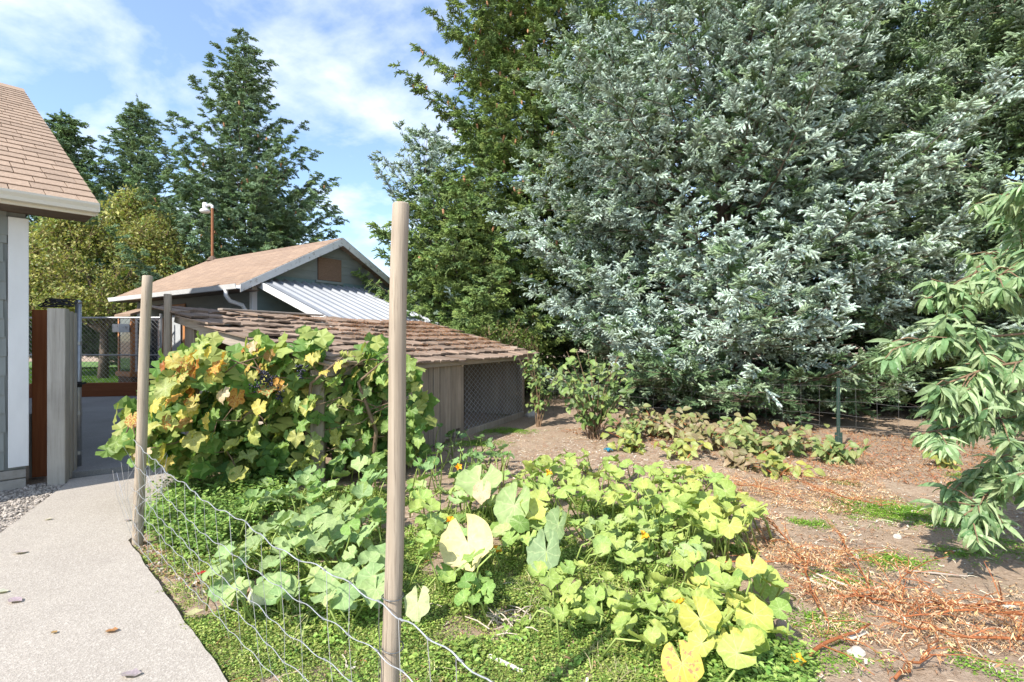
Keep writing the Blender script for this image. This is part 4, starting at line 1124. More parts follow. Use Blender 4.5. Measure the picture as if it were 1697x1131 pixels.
conifer('fir_tree', 'feathery leftmost fir beside the house roof', 'tree', (-21.6, 24.6, 0), 12.0, 4.6, 0.8, 0.85, 0.50, 11, firf, 0.95, up=(62, 10), tip=0.6, seed=67, step=0.34, upb=.25, vert=0.5, hang=0.08, lat=.32, rl=(.6, 1.2))
conifer('fir_tree', 'dark fir filling the gap behind the tall cone bearing fir', 'tree', (-3.0, 25.0, 0), 7.0, 4.6, 0.5, 0.8, 0.5, 11, firf, 1.35, up=(35, -8), seed=71, step=0.46)
conifer('blue_spruce', 'spruce standing in shade behind the huge blue spruce', 'tree', (2.8, 16.6, 0), 13.0, 5.0, 0.4, 0.8, 0.45, 12, bluegreen, 1.5, up=(40, -8), seed=73, step=0.42)
conifer('blue_spruce', 'spruce between the huge blue spruce and the right edge, farther back', 'tree', (9.0, 14.0, 0), 15.0, 6.0, 0.4, 0.7, 0.42, 15, bluegreen, 1.4, up=(40, -8), seed=79, step=0.40)

# ================================================================== BROADLEAF TREES IN THE BACKGROUND
def leaf_cluster(n, rad, ls, cols, seed):
    s = SB(); rg = random.Random(seed)
    for i in range(n):
        p = Vector((rg.gauss(0, .5), rg.gauss(0, .5), rg.gauss(0, .4))) * rad
        nr = Vector((rg.uniform(-.9, .9), rg.uniform(-.9, .9), rg.uniform(.15, 1))).normalized()
        t = nr.orthogonal().normalized(); t.rotate(Matrix.Rotation(rg.uniform(0, 6.28), 3, nr)); q = nr.cross(t)
        l_ = ls * rg.uniform(.7, 1.25)
        c0 = rg.choice(cols)
        s.add([p, p + t * l_ * .5 + q * l_ * .3 + nr * l_ * .06, p + t * l_ - nr * l_ * .1, p + t * l_ * .5 - q * l_ * .3 + nr * l_ * .06], [(0, 2, 1), (0, 3, 2)], c0)
    for i in range(3):
        stick(s, Vector((0, 0, -rad * .5)), Vector((rg.uniform(-1, 1), rg.uniform(-1, 1), rg.uniform(0, 1))) * rad * .8, 0.006, (0.2, 0.14, 0.1))
    return s.out()
def broadleaf(name, label, base, th, crown, n, srcs, ss, seed, tr=0.14):
    """crown: list of (dx, dy, z, rx, rz) lobes"""
    rg = random.Random(seed)
    t = thing(name, label, 'tree', base)
    mb = MB(); mb.tube([(0, 0, -.1), (.04, 0, th * .5), (0, .05, th)], [tr * 1.25, tr, tr * .8], 9); mb.build('trunk', M_bark, t, smooth=True)
    lb = MB(); pts = []
    for (dx, dy, z, rx, rz) in crown:
        c0 = Vector((dx, dy, z))
        lb.tube([(0, 0, th * .9), (dx * .4, dy * .4, th + (z - th) * .5), c0], [tr * .6, tr * .4, tr * .15], 5)
        for _ in range(int(n)):
            d = Vector((rg.gauss(0, 1), rg.gauss(0, 1), rg.gauss(0, 1))).normalized()
            r_ = rg.uniform(.45, 1.02) ** .6
            r_ *= 0.8 + 0.35 * noise.noise(d * 2.1 + c0)
            p = c0 + Vector((d.x * rx, d.y * rx, d.z * rz)) * r_
            pts.append((p, (rg.uniform(-.5, .5), rg.uniform(-.5, .5), rg.uniform(0, 6.28)), ss * rg.uniform(.7, 1.2), rg.randrange(len(srcs))))
    lb.build('limbs', M_bark, t)
    scatter('crown', srcs, pts, [M_tree, M_twig], t)
    return t
YC = [(0.36, 0.37, 0.10), (0.26, 0.31, 0.08), (0.46, 0.44, 0.15), (0.16, 0.23, 0.06), (0.33, 0.33, 0.11)]
GC = [(0.07, 0.12, 0.03), (0.05, 0.09, 0.025), (0.10, 0.15, 0.04)]
ysrc = [leaf_cluster(26, 0.34, 0.115, YC, s_) for s_ in (1, 2, 3, 4)]
gsrc = [leaf_cluster(26, 0.36, 0.12, GC, s_) for s_ in (5, 6, 7)]
broadleaf('broadleaf_tree', 'yellow green broadleaf tree with a grey trunk on the lawn behind the gate', (-14.6, 18.3, 0), 1.9,
          [(0, 0, 4.0, 2.4, 1.6), (-1.6, -.3, 3.4, 1.9, 1.3), (1.5, .2, 3.6, 1.8, 1.4), (.3, .5, 5.2, 1.5, 1.2), (1.9, -.2, 4.9, 1.0, 1.1), (-2.9, .2, 4.6, 1.4, 1.1), (.2, -.5, 2.7, 2.2, .7), (2.6, 0, 3.9, .9, .9), (-.9, -.4, 5.3, .8, .9), (.9, .2, 6.1, .7, .8), (-3.6, 0, 3.2, 1.1, 1.0)], 125, ysrc, 1.05, 5)
broadleaf('broadleaf_tree', 'yellowing broadleaf tree close to the left house eave', (-19.5, 19.5, 0), 1.6,
          [(0, 0, 3.6, 2.2, 1.9), (1.4, .2, 3.0, 1.8, 1.4), (-.8, 0, 4.9, 1.7, 1.2), (1.6, 0, 4.8, 1.3, 1.2)], 170, ysrc, 1.05, 9)
for k, (x, y, h_, r_) in enumerate([(-22, 31, 2.6, 3.2), (-16.5, 32, 2.2, 3.0), (-11, 30, 2.6, 3.2)]):
    broadleaf('garden_shrub', ['dark green shrub at the far left end of the lawn', 'dark green shrub in the middle of the far lawn edge', 'dark green shrub behind the garage end of the lawn'][k], (x, y, 0), .5,
              [(0, 0, h_ * .45, r_, h_ * .55), (r_ * .6, 0, h_ * .5, r_ * .7, h_ * .5)], 240, gsrc, 1.2, 20 + k, 0.1)
broadleaf('garden_shrub', 'leafy green bush growing at the foot of the fir behind the coop', (0.0, 11.2, 0), .5,
          [(0, 0, 1.0, 0.9, .85), (-.5, .4, 1.3, 0.7, .6)], 120, [leaf_cluster(24, .25, .075, [(0.12, .17, .035), (.17, .22, .05), (.08, .12, .03)], s_) for s_ in (11, 12)], 1.0, 33, 0.06)

# ================================================================== LEAF SHAPES
def fan_leaf(name, m, rfun, seg_, cup, rip, gap=0.35, seed=0, rings=(0.55, 1.0), droop=0.0):
    q = MB(); rg = random.Random(seed)
    vs = [(0, 0, 0)]
    n = seg_ + 1
    for ri, rr in enumerate(rings):
        for i in range(n):
            a_ = -math.pi + gap + (2 * math.pi - 2 * gap) * i / seg_
            r_ = rfun(a_) * rr if ri == len(rings) - 1 else 0.9 * rr * (0.5 + .5 * rfun(a_))
            x, y = r_ * math.cos(a_), r_ * math.sin(a_)
            z = cup * rr * rr + rip * rr * (2.4 * abs(math.sin(2.5 * a_)) - 1.2) + rip * .6 * rr * rr * math.sin(11 * a_ + seed) + rg.uniform(-.03, .03) * rr - droop * max(0, x) ** 2 - .10 * droop * y * y
            vs.append((x, y, z))
    fs = [(0, 1 + i, 2 + i) for i in range(seg_)]
    for ri in range(len(rings) - 1):
        o_ = 1 + ri * n
        fs += [(o_ + i, o_ + n + i, o_ + n + i + 1, o_ + i + 1) for i in range(seg_)]
    q.add(vs, fs, 0, [(v[0], v[1]) for v in vs])
    return q.mesh(name, m, smooth=True)
def r_squash(a_): return 0.50 + 0.022 * math.cos(5 * a_) + 0.020 * math.cos(17 * a_)
def r_grape(a_):
    v = 0.41 + 0.13 * (1 - abs(math.sin(2.5 * a_)))
    return v * (1.10 if abs(a_) < .6 else 1.0) + 0.028 * math.cos(19 * a_)
L_squash = [fan_leaf('leaf', M_squash, r_squash, 22, c_, rp, .22, k, droop=dr) for k, (c_, rp, dr) in enumerate([(0.10, 0.040, .1), (0.16, .05, .3), (-0.06, .045, .4), (.24, .045, .1), (0.03, .055, .6), (.12, .05, .9)])]
L_grape = [fan_leaf('leaf', M_grape, r_grape, 30, c_, rp, .18, 10 + k, droop=dr) for k, (c_, rp, dr) in enumerate([(0.03, .05, .45), (.08, .07, .2), (-.10, .06, .5), (.15, .06, 0.2), (.0, .09, .7)])]
def long_leaf(name, m, l_, w_, curl, fold, segs=5, wave=0.0):
    q = MB(); vs = []
    for i in range(segs + 1):
        t = i / segs
        wd = w_ * math.sin(math.pi * min(1, .06 + .94 * t) ** .85) if i < segs else 0.0
        if i == 0: wd = w_ * .12
        a_ = curl * t
        x = l_ * (math.sin(a_) / curl if curl else t); z = -l_ * ((1 - math.cos(a_)) / curl if curl else 0)
        for sd in (-1, 0, 1):
            vs.append((x, sd * wd, z + abs(sd) * fold * wd + wave * w_ * math.sin(t * 14 + sd)))
    fs = [(i * 3 + k, (i + 1) * 3 + k, (i + 1) * 3 + k + 1, i * 3 + k + 1) for i in range(segs) for k in (0, 1)]
    q.add(vs, fs, 0, [(v[0] / l_ if l_ else 0, v[1] / l_) for v in vs])
    return q.mesh(name, m, smooth=True)
L_peach = [long_leaf('leaf', M_peach, 1.0, w_, c_, f_, 6, wv) for w_, c_, f_, wv in [(0.105, 1.3, .6, .15), (.115, 1.9, .5, .2), (.10, .8, .8, .15), (.12, 2.4, .4, .25), (.105, 1.6, 1.0, .15)]]
L_shrub = [long_leaf('leaf', M_shrub, 1.0, w_, c_, f_, 4, .05) for w_, c_, f_ in [(.30, .5, .35), (.27, .9, .3), (.33, .3, .5)]]

# ================================================================== SQUASH PLANTS
def squash(label, poly, count, size, cols, hz, wither=0.0, seed=1, face=0.7, minsep=0.55, extra=(), fruit=None, flowers=()):
    rg = random.Random(seed)
    global rng
    keep = rng; rng = rg
    cxp = sum(p[0] for p in poly) / len(poly); cyp = sum(p[1] for p in poly) / len(poly)
    base = unproj(cxp, cyp, 0.08); base.z = 0
    t = thing('squash_plant', label, 'squash plant', base, 0, 'squash plants sprawling in the garden bed')
    stems = MB(); placed = [(unproj(e_[0], e_[1], e_[2]), e_[3] * 1.1) for e_ in extra]
    count += len(placed); hz = (hz[0] * .6, hz[1] * .9)
    tries = 0
    def put(p, sz, nrm, tip, col, wth):
        o = piece('leaf', L_squash[0] if sz > .2 else rg.choice(L_squash), t, p - base, rot_from(nrm, tip), (sz * rg.uniform(.92, 1.08), sz * rg.uniform(.92, 1.08), sz), (*col, wth))
        foot = Vector((p.x + rg.uniform(-.14, .14), p.y + rg.uniform(-.05, .18), 0.01))
        a_, b2 = foot - base, p - base
        mid = a_.lerp(b2, .55) + Vector((rg.uniform(-.03, .03), rg.uniform(-.03, .03), .04))
        stems.tube([a_, mid, b2 - Vector(nrm).normalized() * .004], [0.0065, 0.005, 0.004], 5)
    count = int(count * 1.95)
    while len(placed) < count and tries < count * 60:
        tries += 1
        px, py = rand_in(poly); z = rg.uniform(*hz); p = unproj(px, py, z)
        sz = rg.uniform(size[0] * .65, size[1]) * .62
        if any((p - q).length < minsep * (sz + s2) / 2 for q, s2 in placed): continue
        placed.append((p, sz))
        col = lerp(*rg.sample(cols, 2), rg.random()) if len(cols) > 1 else cols[0]
        sunv = Vector((-.46, -.53, .7)); nrm = Vector((0, 0, 1)) + sunv * face * rg.uniform(-.1, 1.4) + Vector((rg.uniform(-.8, .8), rg.uniform(-.7, .7), 0))
        tip = Vector((rg.uniform(-1, 1), rg.uniform(-1.1, .8), -.35))
        put(p, sz, nrm, tip, col, rg.uniform(0, .12) + (wither * rg.random() if rg.random() < .5 else 0))
    for (px, py, z, sz, nrm, tip, col, wth) in extra:
        put(unproj(px, py, z), sz, Vector(nrm), Vector(tip), col, wth)
    # runner
    q = [Vector(unproj(*rand_in(poly), 0.02)) - base for _ in range(6)]; q.sort(key=lambda v: v.x)
    stems.tube([Vector((v.x, v.y, 0.025)) for v in q], 0.008, 6)
    stems.build('stems', M_petiole, t, smooth=True)
    for (px, py, z) in flowers:
        mb = MB(); vs = [(0, 0, 0)] ; n = 10
        for i in range(n):
            a_ = 6.283 * i / n; r_ = 0.012; vs.append((r_ * math.cos(a_), r_ * math.sin(a_), 0.03))
        for i in range(n):
            a_ = 6.283 * i / n; r_ = 0.036 if i % 2 == 0 else 0.022; vs.append((r_ * math.cos(a_), r_ * math.sin(a_), 0.042 + .01 * (i % 2)))
        mb.add(vs, [(0, 1 + i, 1 + (i + 1) % n) for i in range(n)] + [(1 + i, 1 + n + i, 1 + n + (i + 1) % n, 1 + (i + 1) % n) for i in range(n)])
        o = mb.build('flower', M_flower, t); o.location = unproj(px, py, z) - base; o.rotation_euler = (rg.uniform(.2, .8), rg.uniform(-.6, .2), rg.uniform(0, 6))
    if fruit:
        mb = MB(); n = 20; ring = 9
        vs = []
        for i in range(ring + 1):
            ph = math.pi * i / ring
            for k in range(n):
                g = 6.283 * k / n; rr = math.sin(ph) * (1 + .035 * math.cos(10 * g))
                vs.append((rr * math.cos(g) * fruit[3], rr * math.sin(g) * fruit[3], -math.cos(ph) * fruit[3] * .8 + fruit[3] * .8))
        mb.add(vs, [(i * n + k, i * n + (k + 1) % n, (i + 1) * n + (k + 1) % n, (i + 1) * n + k) for i in range(ring) for k in range(n)])
        o = mb.build('fruit', M_fruit, t, smooth=True, label='pale round squash half hidden under the leaves'); o.location = unproj(fruit[0], fruit[1], 0.0) - base
    rng = keep
    return t
LIME = (0.38, 0.47, 0.12); LIME2 = (0.28, 0.40, 0.10); PALE = (0.36, 0.46, 0.19); BLUG = (0.24, 0.37, 0.15); GRNS = (0.18, 0.31, 0.075); YELL = (0.52, 0.52, 0.13); PYEL = (0.76, 0.70, 0.32); DRYC = (0.60, 0.48, 0.30)
TOC = (-.45, -.75, .55)
squash('pale green squash plant sprawling against the wire netting near the path', [(345, 930), (420, 860), (500, 850), (640, 850), (640, 1000), (560, 1010), (430, 990), (350, 985)], 46, (0.19, 0.26), [PALE, BLUG, PALE], (.10, .26), seed=101, face=1.0, minsep=.55, fruit=(437, 1005, 0, 0.075))
squash('broad leaved green squash plant between the grape vine and the nearest post', [(400, 850), (470, 770), (560, 745), (640, 775), (640, 870), (470, 880)], 40, (0.20, 0.27), [BLUG, GRNS, PALE], (.16, .38), seed=102, face=.7)
squash('squash plant with one huge cream yellow leaf right of the nearest post', [(680, 800), (790, 770), (940, 800), (960, 880), (860, 900), (760, 940), (690, 900)], 44, (0.16, 0.25), [LIME2, LIME, PALE, GRNS], (.15, .36), wither=.25, seed=103, face=.8,
       extra=[(775, 900, .24, .30, (-.25, -.80, .62), (.35, -.2, -1), PYEL, .30), (852, 838, .30, .28, TOC, (-.4, -.4, -.6), PALE, .05), (905, 915, .16, .26, (-.5, -.5, .4), (.3, .1, -1), (.24, .33, .17), .05),
              (925, 872, .26, .22, (-.8, -.4, .3), (.1, .2, -1), (.22, .32, .15), .05), (800, 815, .36, .15, (-.3, -.7, .5), (0, 0, -1), DRYC, .35), (795, 800, .36, .34, (-.1, -.3, .9), (-.3, -1, 0), PALE, 0), (880, 850, .26, .18, (.3, -.5, .8), (.6, -.5, -.4), YELL, .1)],
       flowers=[(745, 870, .2), (760, 778, .3), (820, 920, .08)])
squash('low squash plant of round green leaves just right of the nearest post', [(735, 945), (810, 950), (815, 1000), (745, 990)], 10, (0.11, 0.17), [LIME2, GRNS], (.08, .2), seed=104, face=.9, extra=[(692, 1000, .1, .17, (-.5, -.6, .5), (.2, -.2, -1), (.42, .45, .25), .15)])
squash('long back row of lime coloured squash leaves along the bare soil', [(845, 775), (900, 750), (970, 745), (1060, 765), (1160, 775), (1160, 850), (1030, 835), (900, 815)], 70, (0.19, 0.27), [LIME, LIME2, LIME], (.18, .36), wither=.12, seed=105, face=.45, minsep=.48, flowers=[(905, 790, .35)])
squash('lime squash plant at the right end of the back row beside dry stems', [(1130, 775), (1200, 790), (1255, 820), (1260, 860), (1220, 890), (1130, 870)], 34, (0.19, 0.27), [LIME, LIME2, YELL], (.16, .34), seed=106, face=.5, minsep=.48, flowers=[(1205, 890, .16)])
squash('small leaved squash plant in the middle row of the bed', [(960, 865), (1060, 845), (1150, 850), (1210, 890), (1150, 935), (1050, 930), (990, 920)], 64, (0.13, 0.19), [LIME2, PALE, LIME], (.08, .24), seed=107, face=.7, minsep=.5, flowers=[(1062, 895, .2)])
squash('front row squash plant with scalloped lime leaves on tall stalks', [(890, 945), (960, 935), (1040, 950), (1110, 960), (1130, 1030), (1080, 1080), (1020, 1040), (940, 1030), (895, 1010)], 30, (0.15, 0.21), [LIME, LIME2, LIME], (.06, .24), seed=108, face=.9, minsep=.52)
squash('yellowing squash plant at the bottom right corner of the bed', [(1130, 950), (1230, 925), (1295, 960), (1300, 1010), (1280, 1080), (1200, 1090), (1120, 1060)], 27, (0.16, 0.24), [YELL, LIME, LIME2], (.06, .26), wither=.15, seed=109, face=.8, minsep=.5,
       extra=[(1160, 1025, .22, .17, (-.35, -.55, .7), (.3, -.7, -.5), (.47, .48, .10), .25), (1250, 1020, .2, .155, (-.3, -.4, .8), (.5, -.6, -.3), (.44, .47, .10), .28), (1130, 1100, .14, .16, (-.2, -.75, .6), (.2, -.4, -.8), (.60, .52, .10), .43), (1245, 940, .26, .15, (-.2, -.3, .9), (-.4, -.6, -.2), YELL, .05)],
       flowers=[(1128, 1012, .15), (1330, 1105, .06)])
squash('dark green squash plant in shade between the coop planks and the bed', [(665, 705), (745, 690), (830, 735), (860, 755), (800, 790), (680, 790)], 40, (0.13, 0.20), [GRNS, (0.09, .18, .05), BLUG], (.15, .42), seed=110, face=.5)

# ================================================================== GRAPE VINE
gv = thing('grape_vine', 'sprawling grape vine with yellow and green autumn leaves in front of the coop', 'grape vine', (-2.3, 4.9, 0))
gb = Vector((-2.3, 4.9, 0))
GPOLY = [(188, 735), (215, 690), (250, 680), (262, 620), (285, 590), (300, 600), (335, 560), (350, 590), (395, 580), (420, 565), (445, 585), (480, 570), (500, 590), (515, 545), (535, 590), (560, 600), (580, 575), (620, 565), (640, 580), (680, 600), (698, 650), (700, 740), (660, 790), (590, 770), (560, 795), (500, 785), (470, 800), (430, 770), (400, 800), (370, 760), (330, 770), (310, 800), (280, 770), (240, 755), (215, 765)]
def gdepth(px): return 3.95 + (px - 190) / 510 * 1.25
rg = random.Random(77)
placed = []; tries = 0
Y1, Y2, OR, BR, G1, G2, G3 = (0.62, 0.53, 0.13), (0.47, 0.48, 0.14), (0.62, 0.36, 0.08), (0.42, 0.22, 0.09), (0.23, 0.35, 0.09), (0.15, 0.27, 0.065), (0.38, 0.46, 0.16)
def gcol(px, py):
    low = (py - 570) / 200 + (px - 430) / 500 * .75 - .12 + rg.uniform(-.35, .35)
    if low > 0.55: return rg.choice([G1, G2, G1, G3, Y2]), rg.uniform(0, .15)
    if low > 0.22: return rg.choice([G3, Y2, Y1, G1, Y2]), rg.uniform(0, .3)
    return rg.choice([Y1, Y1, Y2, OR, G3, G3, BR, Y1, OR, (.62, .50, .32)]), rg.uniform(.05, .6)
inner = []
while len(placed) < 298 and tries < 60000:
    tries += 1
    px, py = rand_in(GPOLY)
    if 526 < px < 548 and 655 < py < 780 and rg.random() < .9: continue
    dY = gdepth(px) + rg.uniform(-.12, .45) * (1 if rg.random() < .8 else 1.4); p = at(px, py, dY); sz = rg.uniform(.09, .185)
    if p.z < 0.1 or any((p - q).length < .33 * (sz + s2) / 2 for q, s2 in placed): continue
    placed.append((p, sz))
    col, wth = gcol(px, py)
    nrm = Vector((-.45, -.75, .6)) + Vector((rg.uniform(-.7, .7), rg.uniform(-.6, .6), rg.uniform(-.5, .6)))
    tip = Vector((rg.uniform(-.7, .7), rg.uniform(-.5, .2), -1))
    piece('leaf', rg.choice(L_grape), gv, p - gb, rot_from(nrm, tip), (sz * 1.0, sz * rg.uniform(.9, 1.1), sz), (*col, wth))
print('grape leaves', len(placed), tries)
# inner leaves as one part
gs_ = []
for k in range(4):
    s = SB(); r2 = random.Random(300 + k)
    for i in range(5):
        c0 = lerp(r2.choice([G1, G2, Y2]), G2, .4)
        p = Vector((r2.uniform(-.12, .12), r2.uniform(-.1, .1), r2.uniform(-.12, .12)))
        E = Euler((r2.uniform(.4, 1.9), r2.uniform(-.5, .5), r2.uniform(-1, 1))).to_matrix()
        n = 14; vs = [p] + [p + E @ Vector((r_grape(a_) * math.cos(a_) * .17, r_grape(a_) * math.sin(a_) * .17, r2.uniform(-.01, .01))) for a_ in [-2.9 + 5.8 * i2 / n for i2 in range(n + 1)]]
        s.add(vs, [(0, 1 + i2, 2 + i2) for i2 in range(n)], c0)
    gs_.append(s.out())
pts = []
for _ in range(260):
    px, py = rand_in(GPOLY)
    if 520 < px < 552 and 640 < py: continue
    p = at(px, py, gdepth(px) + rg.uniform(.15, .6))
    if p.z > .15: pts.append((p - gb, (rg.uniform(-.3, .3), rg.uniform(-.3, .3), rg.uniform(-1, 1)), rg.uniform(.8, 1.2), rg.randrange(4)))
scatter('inner_leaves', gs_, pts, [M_grape_a], gv)
mb = MB()
for k in range(26):
    px, py = rand_in(GPOLY); a_ = at(px, py, gdepth(px) + .1) - gb
    px2 = px + rg.uniform(-160, 160); py2 = py + rg.uniform(-50, 60)
    if not in_poly(px2, py2, GPOLY): continue
    b2 = at(px2, py2, gdepth(px2) + .1) - gb
    mid = (a_ + b2) / 2 + Vector((0, 0, rg.uniform(-.1, .15)))
    mb.tube([a_, a_.lerp(mid, .6) + Vector((0, 0, .02)), mid, mid.lerp(b2, .5), b2], [.006, .006, .005, .004, .003], 5)
for (a0, a1) in (((-2.05, 5.0), (-1.9, 4.85)), ((-2.9, 4.75), (-2.8, 4.55)), ((-1.4, 5.1), (-1.5, 5.0))):
    mb.tube([Vector((a0[0], a0[1], 0)) - gb, Vector((a0[0] + .05, a0[1], .5)) - gb, Vector((a1[0], a1[1], 1.0)) - gb, Vector((a1[0] + .3, a1[1], 1.25)) - gb], [.025, .02, .016, .008], 6)
mb.build('stems', M_vine, gv, smooth=True)
ball = None
for (px, py, dn) in ((437, 618, 34), (448, 630, 30), (500, 612, 26), (463, 650, 22), (426, 636, 20)):
    mb = MB(); c0 = at(px, py, gdepth(px) - .02) - gb
    for i in range(dn):
        h_ = rg.random(); p = c0 + Vector((rg.gauss(0, .026) * (1.2 - h_ * .7), rg.gauss(0, .02), -.13 * h_ + .04)); r_ = .0105
        n = 6; vs = [p + Vector((0, 0, r_))] + [p + Vector((math.cos(6.28 * k / n) * r_ * q2, math.sin(6.28 * k / n) * r_ * q2, z2 * r_)) for z2, q2 in ((.5, .87), (-.5, .87)) for k in range(n)] + [p - Vector((0, 0, r_))]
        mb.add(vs, [(0, 1 + k, 1 + (k + 1) % n) for k in range(n)] + [(1 + k, 1 + n + k, 1 + n + (k + 1) % n, 1 + (k + 1) % n) for k in range(n)] + [(1 + n + k, 2 * n + 1, 1 + n + (k + 1) % n) for k in range(n)])
    mb.build('grape_bunch', M_grapefruit, gv, smooth=True)
mb = MB(); mb.bbox(-.065, .065, -.05, .05, 0, 1.12, .008); o = tag(mb.build('trellis_post', W_plank), 'square weathered post standing among the green grape leaves', 'post'); o.location = (-1.90, 5.02, 0); o.rotation_euler = (0, 0, R(10))
for k, (px, py, wv, hv, lab) in enumerate([(383, 792, .10, .33, 'short grey board standing under the left half of the grape vine'), (372, 795, .05, .36, 'narrow grey stake beside the short board under the grape vine')]):
    mb = MB(); mb.bbox(-wv / 2, wv / 2, -.015, .015, 0, hv); o = tag(mb.build('stake', W_plank), lab, 'stake'); o.location = unproj(px, py, 0); o.rotation_euler = (R(-3), R(4 - 6 * k), R(15))

# ================================================================== PEACH TREE AT THE RIGHT
pb = Vector((4.55, 3.95, 0))
pt = thing('peach_tree', 'peach tree with long drooping leaves reaching in from the right edge', 'tree', pb)
rg = random.Random(91)
mb = MB(); mb.tube([(0, 0, -.05), (.03, -.02, .5), (-.02, .03, 1.0), (0, 0, 1.4)], [.075, .06, .05, .04], 9); mb.build('trunk', M_twig, pt, smooth=True)
PT = [[(1850, 330, 3.9), (1700, 300, 3.8), (1640, 345, 3.7), (1625, 365, 3.65)], [(1850, 430, 3.7), (1697, 415, 3.5), (1640, 425, 3.4), (1590, 450, 3.35)], [(1850, 500, 3.5), (1700, 500, 3.3), (1600, 492, 3.2), (1505, 500, 3.15)],
      [(1850, 520, 3.3), (1720, 555, 3.15), (1600, 565, 3.1), (1530, 560, 3.05), (1462, 582, 3.0)], [(1850, 600, 3.2), (1700, 600, 3.0), (1610, 615, 2.95), (1520, 650, 2.9)], [(1850, 620, 3.1), (1700, 650, 3.0), (1600, 660, 2.95), (1525, 655, 2.9)],
      [(1850, 640, 3.2), (1720, 690, 3.1), (1620, 700, 3.05), (1500, 725, 3.0)], [(1850, 700, 3.3), (1720, 730, 3.2), (1640, 775, 3.1), (1600, 840, 3.05), (1570, 860, 3.0)], [(1850, 720, 3.0), (1740, 740, 2.95), (1700, 780, 2.9), (1670, 800, 2.9)],
      [(1850, 560, 3.8), (1720, 590, 3.7), (1640, 600, 3.6), (1570, 610, 3.55)], [(1850, 680, 3.7), (1720, 720, 3.6), (1640, 760, 3.5), (1590, 790, 3.45)], [(1850, 470, 3.3), (1720, 460, 3.1), (1660, 440, 3.0), (1620, 470, 2.95)], [(1850, 380, 3.2), (1730, 380, 3.1), (1680, 350, 3.0), (1640, 330, 2.95)]]
PC = [(0.20, 0.31, 0.14), (0.27, 0.38, 0.18), (0.35, 0.45, 0.24), (0.14, 0.25, 0.10)]
br = MB(); nl = 0
outer = []
for path in PT:
    P_ = [at(q[0] + 28, q[1] - 6, q[2]) - pb for q in path]
    br.tube([Vector((0, 0, 1.0 + rg.random() * .4))] + P_, [.018] + [.010 - .007 * i / len(P_) for i in range(len(P_))], 6)
    segs = [(Vector((0, 0, 1.3)).lerp(P_[0], .35), P_[0])]
    for i in range(len(P_) - 1): segs.append((P_[i], P_[i + 1]))
    for a_, b2 in list(segs):
        if rg.random() < .95:
            for _ in range(4):
                p = a_.lerp(b2, rg.uniform(.1, .95)); d = (b2 - a_).normalized() * rg.uniform(.1, .9) + Vector((rg.uniform(-.6, .4), rg.uniform(-.8, .3), rg.uniform(-.6, .45)))
                e = p + d.normalized() * rg.uniform(.12, .26)
                br.tube([p, p.lerp(e, .5) + Vector((0, 0, .02)), e], [.005, .004, .002], 5); segs.append((p, e))
    for a_, b2 in segs:
        l_ = (b2 - a_).length; D = (b2 - a_).normalized(); s = 0.0
        while s < l_:
            p = a_ + D * s + Vector((0, 0, -.03 * math.sin(s / l_ * 3.14)))
            pxx = (p.x + pb.x) / (p.y + pb.y) * F + CX
            if (p.z + pb.z) > .28:
                for sd in (-1, 1):
                    side = D.cross(Vector((0, 0, 1))).normalized() * sd
                    tip = D * rg.uniform(.1, .9) + side * rg.uniform(.2, 1.0) + Vector((0, 0, rg.uniform(-1.1, .35)))
                    nrm = Vector((-.3, -.45, 1)) + Vector((rg.uniform(-.8, .8), rg.uniform(-.8, .5), rg.uniform(-.3, .2)))
                    sz = rg.uniform(.08, .15)
                    young = rg.random() < .10
                    if nl < 298 and pxx < 1715 and rg.random() < .6:
                        piece('leaf', rg.choice(L_peach), pt, p, rot_from(nrm, tip), sz, (*((.30, .42, .07) if young else lerp(rg.choice(PC), rg.choice(PC), rg.random())), rg.uniform(0, .2))); nl += 1
                    else: outer.append((p, rot_from(nrm, tip), sz))
            s += rg.uniform(.009, .017)
br.build('branches', M_twig, pt, smooth=True)
print('peach', nl, len(outer))
def src_from_mesh(me, col):
    s = SB(); s.add([v.co.copy() for v in me.vertices], [tuple(p.vertices) for p in me.polygons], col); return s.out()
if outer:
    srcs = [src_from_mesh(me, c0) for me, c0 in zip(L_peach[:4], PC)]
    scatter('more_leaves', srcs, [(p, r_, float(s_), rg.randrange(4)) for p, r_, s_ in outer], [M_tree], pt)

# ================================================================== SHRUB AND BRAMBLES
def bush(name, label, cat, base, canes, leaves, lsize, cols, spread, h_, seed, group=None, spr=1.0, wither=.15, mes=None, stemmat=None):
    rg = random.Random(seed); base = Vector(base)
    if name == 'bramble': h_ *= .75
    t = thing(name, label, cat, base, 0, group); sb = MB(); per = max(1, leaves // canes)
    for c_ in range(canes):
        a_ = rg.uniform(0, 6.28); r_ = spread * rg.uniform(.25, 1)
        top = Vector((math.cos(a_) * r_, math.sin(a_) * r_ * .7, h_ * rg.uniform(.45, 1.05)))
        mid = top * .5 + Vector((0, 0, h_ * .22)); root = Vector((rg.uniform(-.1, .1) * spread, rg.uniform(-.1, .1) * spread, 0))
        def B(q): return root * (1 - q) ** 2 + mid * 2 * q * (1 - q) + top * q * q
        sb.tube([B(i / 5) for i in range(6)], [.008 - .001 * i for i in range(6)], 5)
        for k in range(per):
            q = .18 + .82 * (k + rg.random()) / per
            p = B(q) + Vector((rg.gauss(0, .05), rg.gauss(0, .05), rg.gauss(0, .05))) * spr
            tip = Vector((rg.uniform(-1, 1), rg.uniform(-1, .6), rg.uniform(-.8, .1))); nrm = Vector((-.35, -.5, .8)) + Vector((rg.uniform(-.6, .6), rg.uniform(-.6, .6), 0))
            piece('leaf', rg.choice(mes or L_shrub), t, p, rot_from(nrm, tip), rg.uniform(*lsize), (*lerp(rg.choice(cols), rg.choice(cols), rg.random()), rg.uniform(0, wither)))
    sb.build('stems', stemmat or M_twig, t)
